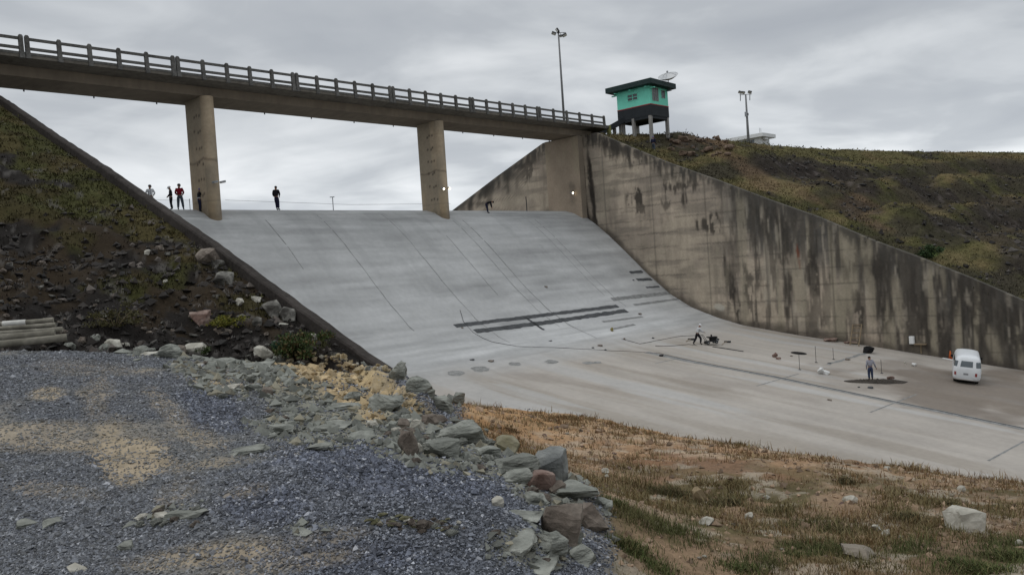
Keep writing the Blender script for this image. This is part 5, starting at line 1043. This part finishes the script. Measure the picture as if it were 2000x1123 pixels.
dust = blobs(px, py, x, y, DUST, 1.3, 61); yel = blobs(px, py, x, y, YELL, 1.4, 63)
pr = .5*dust*(1-bk)+.4*bk+hl*.42*sst(380, 560, py+.1*px); keep = (rng.random(len(x)) < pr) & (d < 60) & (x < XL-.1)
x, y, z, d, hl, bk, yel = [q[keep] for q in (x, y, z, d, hl, bk, yel)]; sz = np.clip(.0042*d*(.4+rng.random(len(x))**2*1.6), .01, .16)
b = np.array([[.19, .195, .17]])*(.5+.8*rng.random((len(x), 1))); b = np.where((rng.random(len(x)) < .2)[:, None], b*np.array([[1.25, 1.12, .95]]), b); b = np.where(hl[:, None] > .5, np.array([[.026, .022, .019]])*(.5+1.2*rng.random((len(x), 1))+3.*(rng.random((len(x), 1)) < .08)), b); sz = np.where(bk > .5, sz*.3*(.5+rng.random(len(x))**3*2), sz); b = np.where(bk[:, None] > .5, np.array([[.30, .21, .14]])*(.4+.9*rng.random((len(x), 1))), b); b = np.where(yel[:, None] > .5, np.array([[.45, .345, .20]])*(.6+.6*rng.random((len(x), 1))), b)
tag(chips('rubble', x, y, z+sz*.2, sz, b, M_chip, flat=.8), kind='stuff')

def blades(name, x, y, z, h, w, col, k, lean=.5, spread=.06):
    n = len(x)*k; rp = lambda q: np.repeat(q, k, 0)
    a = rng.uniform(0, 6.28, n); l = rng.uniform(.1, 1, n)*lean; H = rp(h)*rng.uniform(.5, 1.15, n); W_ = rp(w); ox = rng.normal(0, 1, n)*rp(h)*spread*4; oy = rng.normal(0, 1, n)*rp(h)*spread*4
    bx, by, bz = rp(x)+ox, rp(y)+oy, rp(z)-.03*H; dx, dy = np.cos(a), np.sin(a); sx_, sy_ = -dy*W_, dx*W_
    V = np.stack([np.stack([bx-sx_, by-sy_, bz], 1), np.stack([bx+sx_, by+sy_, bz], 1), np.stack([bx+dx*l*H*.35+sx_*.7, by+dy*l*H*.35+sy_*.7, bz+H*.6], 1), np.stack([bx+dx*l*H*.35-sx_*.7, by+dy*l*H*.35-sy_*.7, bz+H*.6], 1), np.stack([bx+dx*l*H, by+dy*l*H, bz+H], 1)], 1).reshape(-1, 3)
    F_ = (np.array([(0, 1, 2), (0, 2, 3), (3, 2, 4)])[None]+5*np.arange(n)[:, None, None]).reshape(-1, 3)
    c = rp(col)*rng.uniform(.6, 1.4, (n, 1)); o = np_mesh(name, V, F_, M_grass, np.repeat(c, 5, 0), smooth=False); o['kind'] = 'stuff'; return o
# weeds on the dirt bank
WEED = [(1230, 1050, 60, 60, 20, 1), (1300, 1090, 120, 40, 0, .9), (1300, 950, 100, 26, 6, 1), (1215, 985, 70, 36, 10, 1), (1345, 985, 80, 26, 6, .9), (1420, 965, 60, 24, 0, 1), (1500, 995, 70, 20, 10, .8), (1650, 930, 50, 18, 8, .7), (1260, 1060, 90, 60, 0, .9), (1380, 1060, 60, 16, 0, .4), (1450, 1100, 110, 26, 0, .9), (1900, 1085, 160, 46, -4, 1), (1760, 1000, 70, 30, 10, .8), (1620, 1035, 110, 20, 6, .8), (1840, 1000, 60, 26, 20, .8), (1840, 1040, 120, 20, 0, .6), (1580, 1075, 90, 18, 0, .9), (1310, 1110, 120, 30, 0, .8), (960, 880, 40, 14, 10, .6), (1000, 838, 60, 10, 5, .5), (1140, 955, 30, 30, 30, .9), (1720, 1100, 120, 26, 0, .5), (1980, 1000, 60, 30, 0, .6), (1150, 1050, 60, 50, 0, .7), (1440, 870, 60, 10, 10, .6)]
x, y = candidates(330000, 4.2, 26); z = terrain_l(x, y); px, py, d = proj(x, y, z); _, hl, bk, _, _, _ = left_colour(np.stack([x, y, z], 1))
ok = (bk > .5) & (hl < .3) & (x < 15.1); wd = blobs(px, py, x, y, WEED, 1.2, 240); rim = sst(13.3, 14.6, x)*sst(.42, .6, fbm(x*.8, y*.8, 244, 3)); dry = sst(.52, .62, fbm(x*.6, y*.6, 247, 4))*.35
pr = np.maximum(np.maximum(wd*.75, rim*.6), dry*.8+.10+.25*sst(960, 1080, py))*.42*np.maximum(sst(.30, .55, fbm(x*1.7, y*1.7, 258, 3)), .15*(wd > .4)); keep = ok & (rng.random(len(x)) < pr)
x, y, z, d, wd, rim, py_ = [q[keep] for q in (x, y, z, d, wd, rim, py)]
gr = np.clip(wd*.95+.2*sst(960, 1080, py_)-rim, 0, 1)*(.45+.55*sst(960, 1070, py_+60*(fbm(x*.5, y*.5, 262, 3)-.5)))*sst(.35, .6, fbm(x*.9, y*.9, 250, 3)+.18*sst(900, 1060, py_)); straw = rng.random((len(x), 1)); col = (np.array([[.15, .09, .042]])*(straw < .5)+np.array([[.24, .185, .10]])*(straw >= .5))*(1-gr[:, None])+np.array([[.078, .085, .032]])*gr[:, None]
hgt = (.025+.075*rng.random(len(x))**2)*(1+.5*gr)*np.clip(d/9, .6, 1.5)*(.4+1.1*fbm(x*1.2, y*1.2, 255, 3)); blades('weeds', x, y, z, hgt, np.clip(.00042*d, .002, .008), col, 6, 1.3, .2); print('weeds', len(x))
# left hillside grass
x, y = candidates(150000, 17, 85); z = terrain_l(x, y); cl_, hl, bk, px, py, d = left_colour(np.stack([x, y, z], 1)); g_ = sst(.028, .04, cl_[:, 1])*hl
keep = (rng.random(len(x)) < (g_*.75+.10*hl)) & (x < XL-.15) & (cl_[:, 1] < .12); x, y, z, d, cl_ = x[keep], y[keep], z[keep], d[keep], cl_[keep]
blades('grass', x, y, z, .05+.13*rng.random(len(x))**2, np.clip(.0007*d, .01, .03), cl_*rng.uniform(.7, 1.4, (len(x), 1)), 5, 1.3, .3)
# right hillside grass
n = 60000; x = XR+.9+160*rng.random(n)**1.5; yc = crest_y(x); y = yc+3-62*rng.random(n)**1.1; z = terrain_r(x, y); cl_, dk = right_colour(x, y, z); px, py, d = proj(x, y, z)
keep = (rng.random(n) < .9-.75*dk) & (px < 2250) & (y > -5) & (d > 40); x, y, z, d, cl_ = x[keep], y[keep], z[keep], d[keep], cl_[keep]
blades('grass', x, y, z-.03, .05+.20*rng.random(len(x))**3, np.clip(.0006*d, .03, .09), cl_*rng.uniform(.85, 1.2, (len(x), 1)), 5, 1.5, .7)
n = 5000; x = XR+2+120*rng.random(n)**1.3; y = crest_y(x)-1-50*rng.random(n); z = terrain_r(x, y); cl_, dk = right_colour(x, y, z); keep = (rng.random(n) < dk*.9+.04) & (y > 0); x, y, z = x[keep], y[keep], z[keep]
chips('rubble', x, y, z+.03, .10+.28*rng.random(len(x))**2, np.array([[.05, .044, .039]])*(.4+1.4*rng.random((len(x), 1))**3), M_chip)
# broken earth at the head of the right slope
r = random.Random(5)
for k in range(26):
    p = Vector(hit(r.uniform(1310, 1430), r.uniform(268, 306), 60)); s = r.uniform(.5, 1.5)
    o = rock_mesh(s, s*.8, s*.6, 900+k, pmat('brown_earth_rock', (.15, .105, .075), var=.35, scale=1.5, bump=.8, bdist=.1, bscale=5) if k == 0 else bpy.data.materials['brown_earth_rock'], 'earth_block', .14); o.location = p-Vector((0, 0, .1*s)); o.rotation_euler.z = r.uniform(0, 6)
    tag(o, 'broken brown earth block on the slope right of the cabin', 'rock', 'broken earth blocks below the dam crest')
# shrubs
def shrub(px_, py_, w, h, n, cols, label, leaf=.05, up=.5):
    p = Vector(hit(px_, py_)); m = fwd(p)/FPX; W_, H = w*m, h*m; root = empty('shrub', p, 0, label, 'shrub')
    st = MB()
    for k in range(9): a = random.uniform(0, 6.3); st.tube([(0, 0, -.05), (.2*W_*math.cos(a), .2*W_*math.sin(a), H*.5), (.42*W_*math.cos(a), .42*W_*math.sin(a), H*random.uniform(.6, .95))], [.014, .01, .005], 5)
    st.build('stem', M_wood, root)
    cl = rng.normal(0, .27, (14, 3))*[W_, W_, H*.8]+[0, 0, H*.5]; c0 = cl[rng.integers(0, 14, n)]+rng.normal(0, .09, (n, 3))*[W_, W_, H]; c0[:, 2] = np.abs(c0[:, 2])
    a = rng.normal(0, 1, (n, 3)); a[:, 2] += up; a /= np.linalg.norm(a, axis=1)[:, None]; b = np.cross(a, rng.normal(0, 1, (n, 3))); b /= np.linalg.norm(b, axis=1)[:, None]; s = leaf*(.6+.8*rng.random((n, 1)))
    V = np.stack([c0, c0+a*s*.5+b*s*.25, c0+a*s, c0+a*s*.5-b*s*.25], 1).reshape(-1, 3); col = np.array(cols)[rng.integers(0, len(cols), n)]*(.6+.8*rng.random((n, 1)))
    np_mesh('foliage', V, np.arange(4*n).reshape(n, 4), M_leafy, np.repeat(col, 4, 0), smooth=False, parent=root)
shrub(430, 640, 62, 26, 2200, [(.13, .13, .012), (.09, .10, .012), (.17, .15, .02)], 'low yellow green shrub on the dark hillside', .06)
shrub(585, 698, 84, 46, 3600, [(.035, .06, .015), (.05, .075, .02), (.10, .075, .03)], 'bushy green and brown shrub beside the lower wall', .09, 1.2)
shrub(548, 688, 34, 26, 1400, [(.03, .07, .035), (.045, .09, .045)], 'small blue green shrub left of the bushy one', .06)
shrub(395, 690, 34, 16, 900, [(.04, .06, .015)], 'little dark green shrub behind the rounded pale boulder', .06)
shrub(1815, 504, 34, 24, 1600, [(.03, .06, .018), (.045, .07, .025)], 'green shrub at the top of the right wall', .2)
def tuft(px_, py_, w, h, n, cols, label):
    p = Vector(hit(px_, py_)); m = fwd(p)/FPX; W_, H = w*m, h*m; root = empty('weed_clump', p, 0, label, 'weed')
    n = int(n*1.5); k = 1; cx_ = np.zeros((1, 2)); a = rng.uniform(0, 6.28, n); q = cx_[rng.integers(0, k, n)]+rng.normal(0, .19, (n, 2))*W_; l = rng.uniform(.1, 1, n)**.8*1.1; hh = .62*H*rng.uniform(.2, 1.0, n)*(1-.35*np.hypot(q[:, 0], q[:, 1])/(.5*W_)); w_ = .0032+0*a
    gz = ground(q[:, 0]+p.x, q[:, 1]+p.y)-p.z-.02; dx, dy = np.cos(a), np.sin(a); sx_, sy_ = -dy*w_, dx*w_
    V = np.stack([np.stack([q[:, 0]-sx_, q[:, 1]-sy_, gz], 1), np.stack([q[:, 0]+sx_, q[:, 1]+sy_, gz], 1), np.stack([q[:, 0]+dx*l*hh*.35+sx_, q[:, 1]+dy*l*hh*.35+sy_, gz+hh*.62], 1), np.stack([q[:, 0]+dx*l*hh*.35-sx_, q[:, 1]+dy*l*hh*.35-sy_, gz+hh*.62], 1), np.stack([q[:, 0]+dx*l*hh, q[:, 1]+dy*l*hh, gz+hh*(1-.15*l)], 1)], 1).reshape(-1, 3)
    F_ = (np.array([(0, 1, 2), (0, 2, 3), (3, 2, 4)])[None]+5*np.arange(n)[:, None, None]).reshape(-1, 3); col = np.array(cols)[rng.integers(0, len(cols), n)]*rng.uniform(.5, 1.4, (n, 1))
    np_mesh('blades', V, F_, M_grass, np.repeat(col, 5, 0), smooth=False, parent=root)['kind'] = 'stuff'
dkg = [(.075, .075, .032), (.11, .092, .045), (.15, .11, .06)]; brg = [(.065, .085, .026), (.09, .10, .036), (.13, .115, .05)]; brn = [(.12, .075, .034), (.085, .058, .026)]
for a in [(1310, 965, 110, 46, 700, dkg, 'large dark spiky weed clump in the middle of the dirt bank'), (1420, 985, 90, 36, 500, dkg, 'dark weed clump right of the upright tan stone'), (1655, 942, 60, 30, 380, dkg, 'brownish green weed clump near the apron edge'), (1500, 1000, 90, 26, 420, dkg, 'low dark weed clump right of the weed clump by the tan stone'),
    (1215, 990, 90, 36, 500, brg, 'green grass clump right of the rock pile'), (1235, 1075, 110, 50, 600, brg, 'bright green grass clump by the lowest rocks'), (1450, 1112, 140, 36, 600, brg, 'bright green grass clump at the bottom of the picture'), (1560, 1085, 70, 22, 320, brg, 'small bright green clump left of the dusty stone'), (1900, 1112, 180, 50, 800, brg, 'wide green grass clump below the white boulder'), (1975, 1090, 100, 50, 500, brg, 'green grass clump in the lower right corner'),
    (1770, 1010, 90, 34, 450, dkg, 'dark weed clump left of the white boulder'), (1640, 1040, 120, 26, 450, dkg, 'wide dark weed clump below the rounded pale stone'), (1850, 985, 60, 26, 320, dkg, 'dark weed clump just above the white boulder'), (1000, 842, 60, 18, 300, brn, 'dry brown tuft on the upper edge of the dirt bank'), (1110, 818, 90, 18, 400, brn, 'long dry brown tuft on the dirt rim'), (960, 885, 60, 22, 300, brn, 'dry tuft beside the triangular olive stone'), (1440, 868, 50, 18, 260, dkg, 'dark tuft on the rim against the apron'), (1290, 1115, 110, 40, 500, brg, 'green clump at the bottom right of the rocks')]: tuft(*a)
shrub(225, 640, 90, 34, 1500, [(.07, .062, .02), (.055, .05, .018)], 'dull olive weed clump above the pale rocks by the pipes', .07, 1.4)
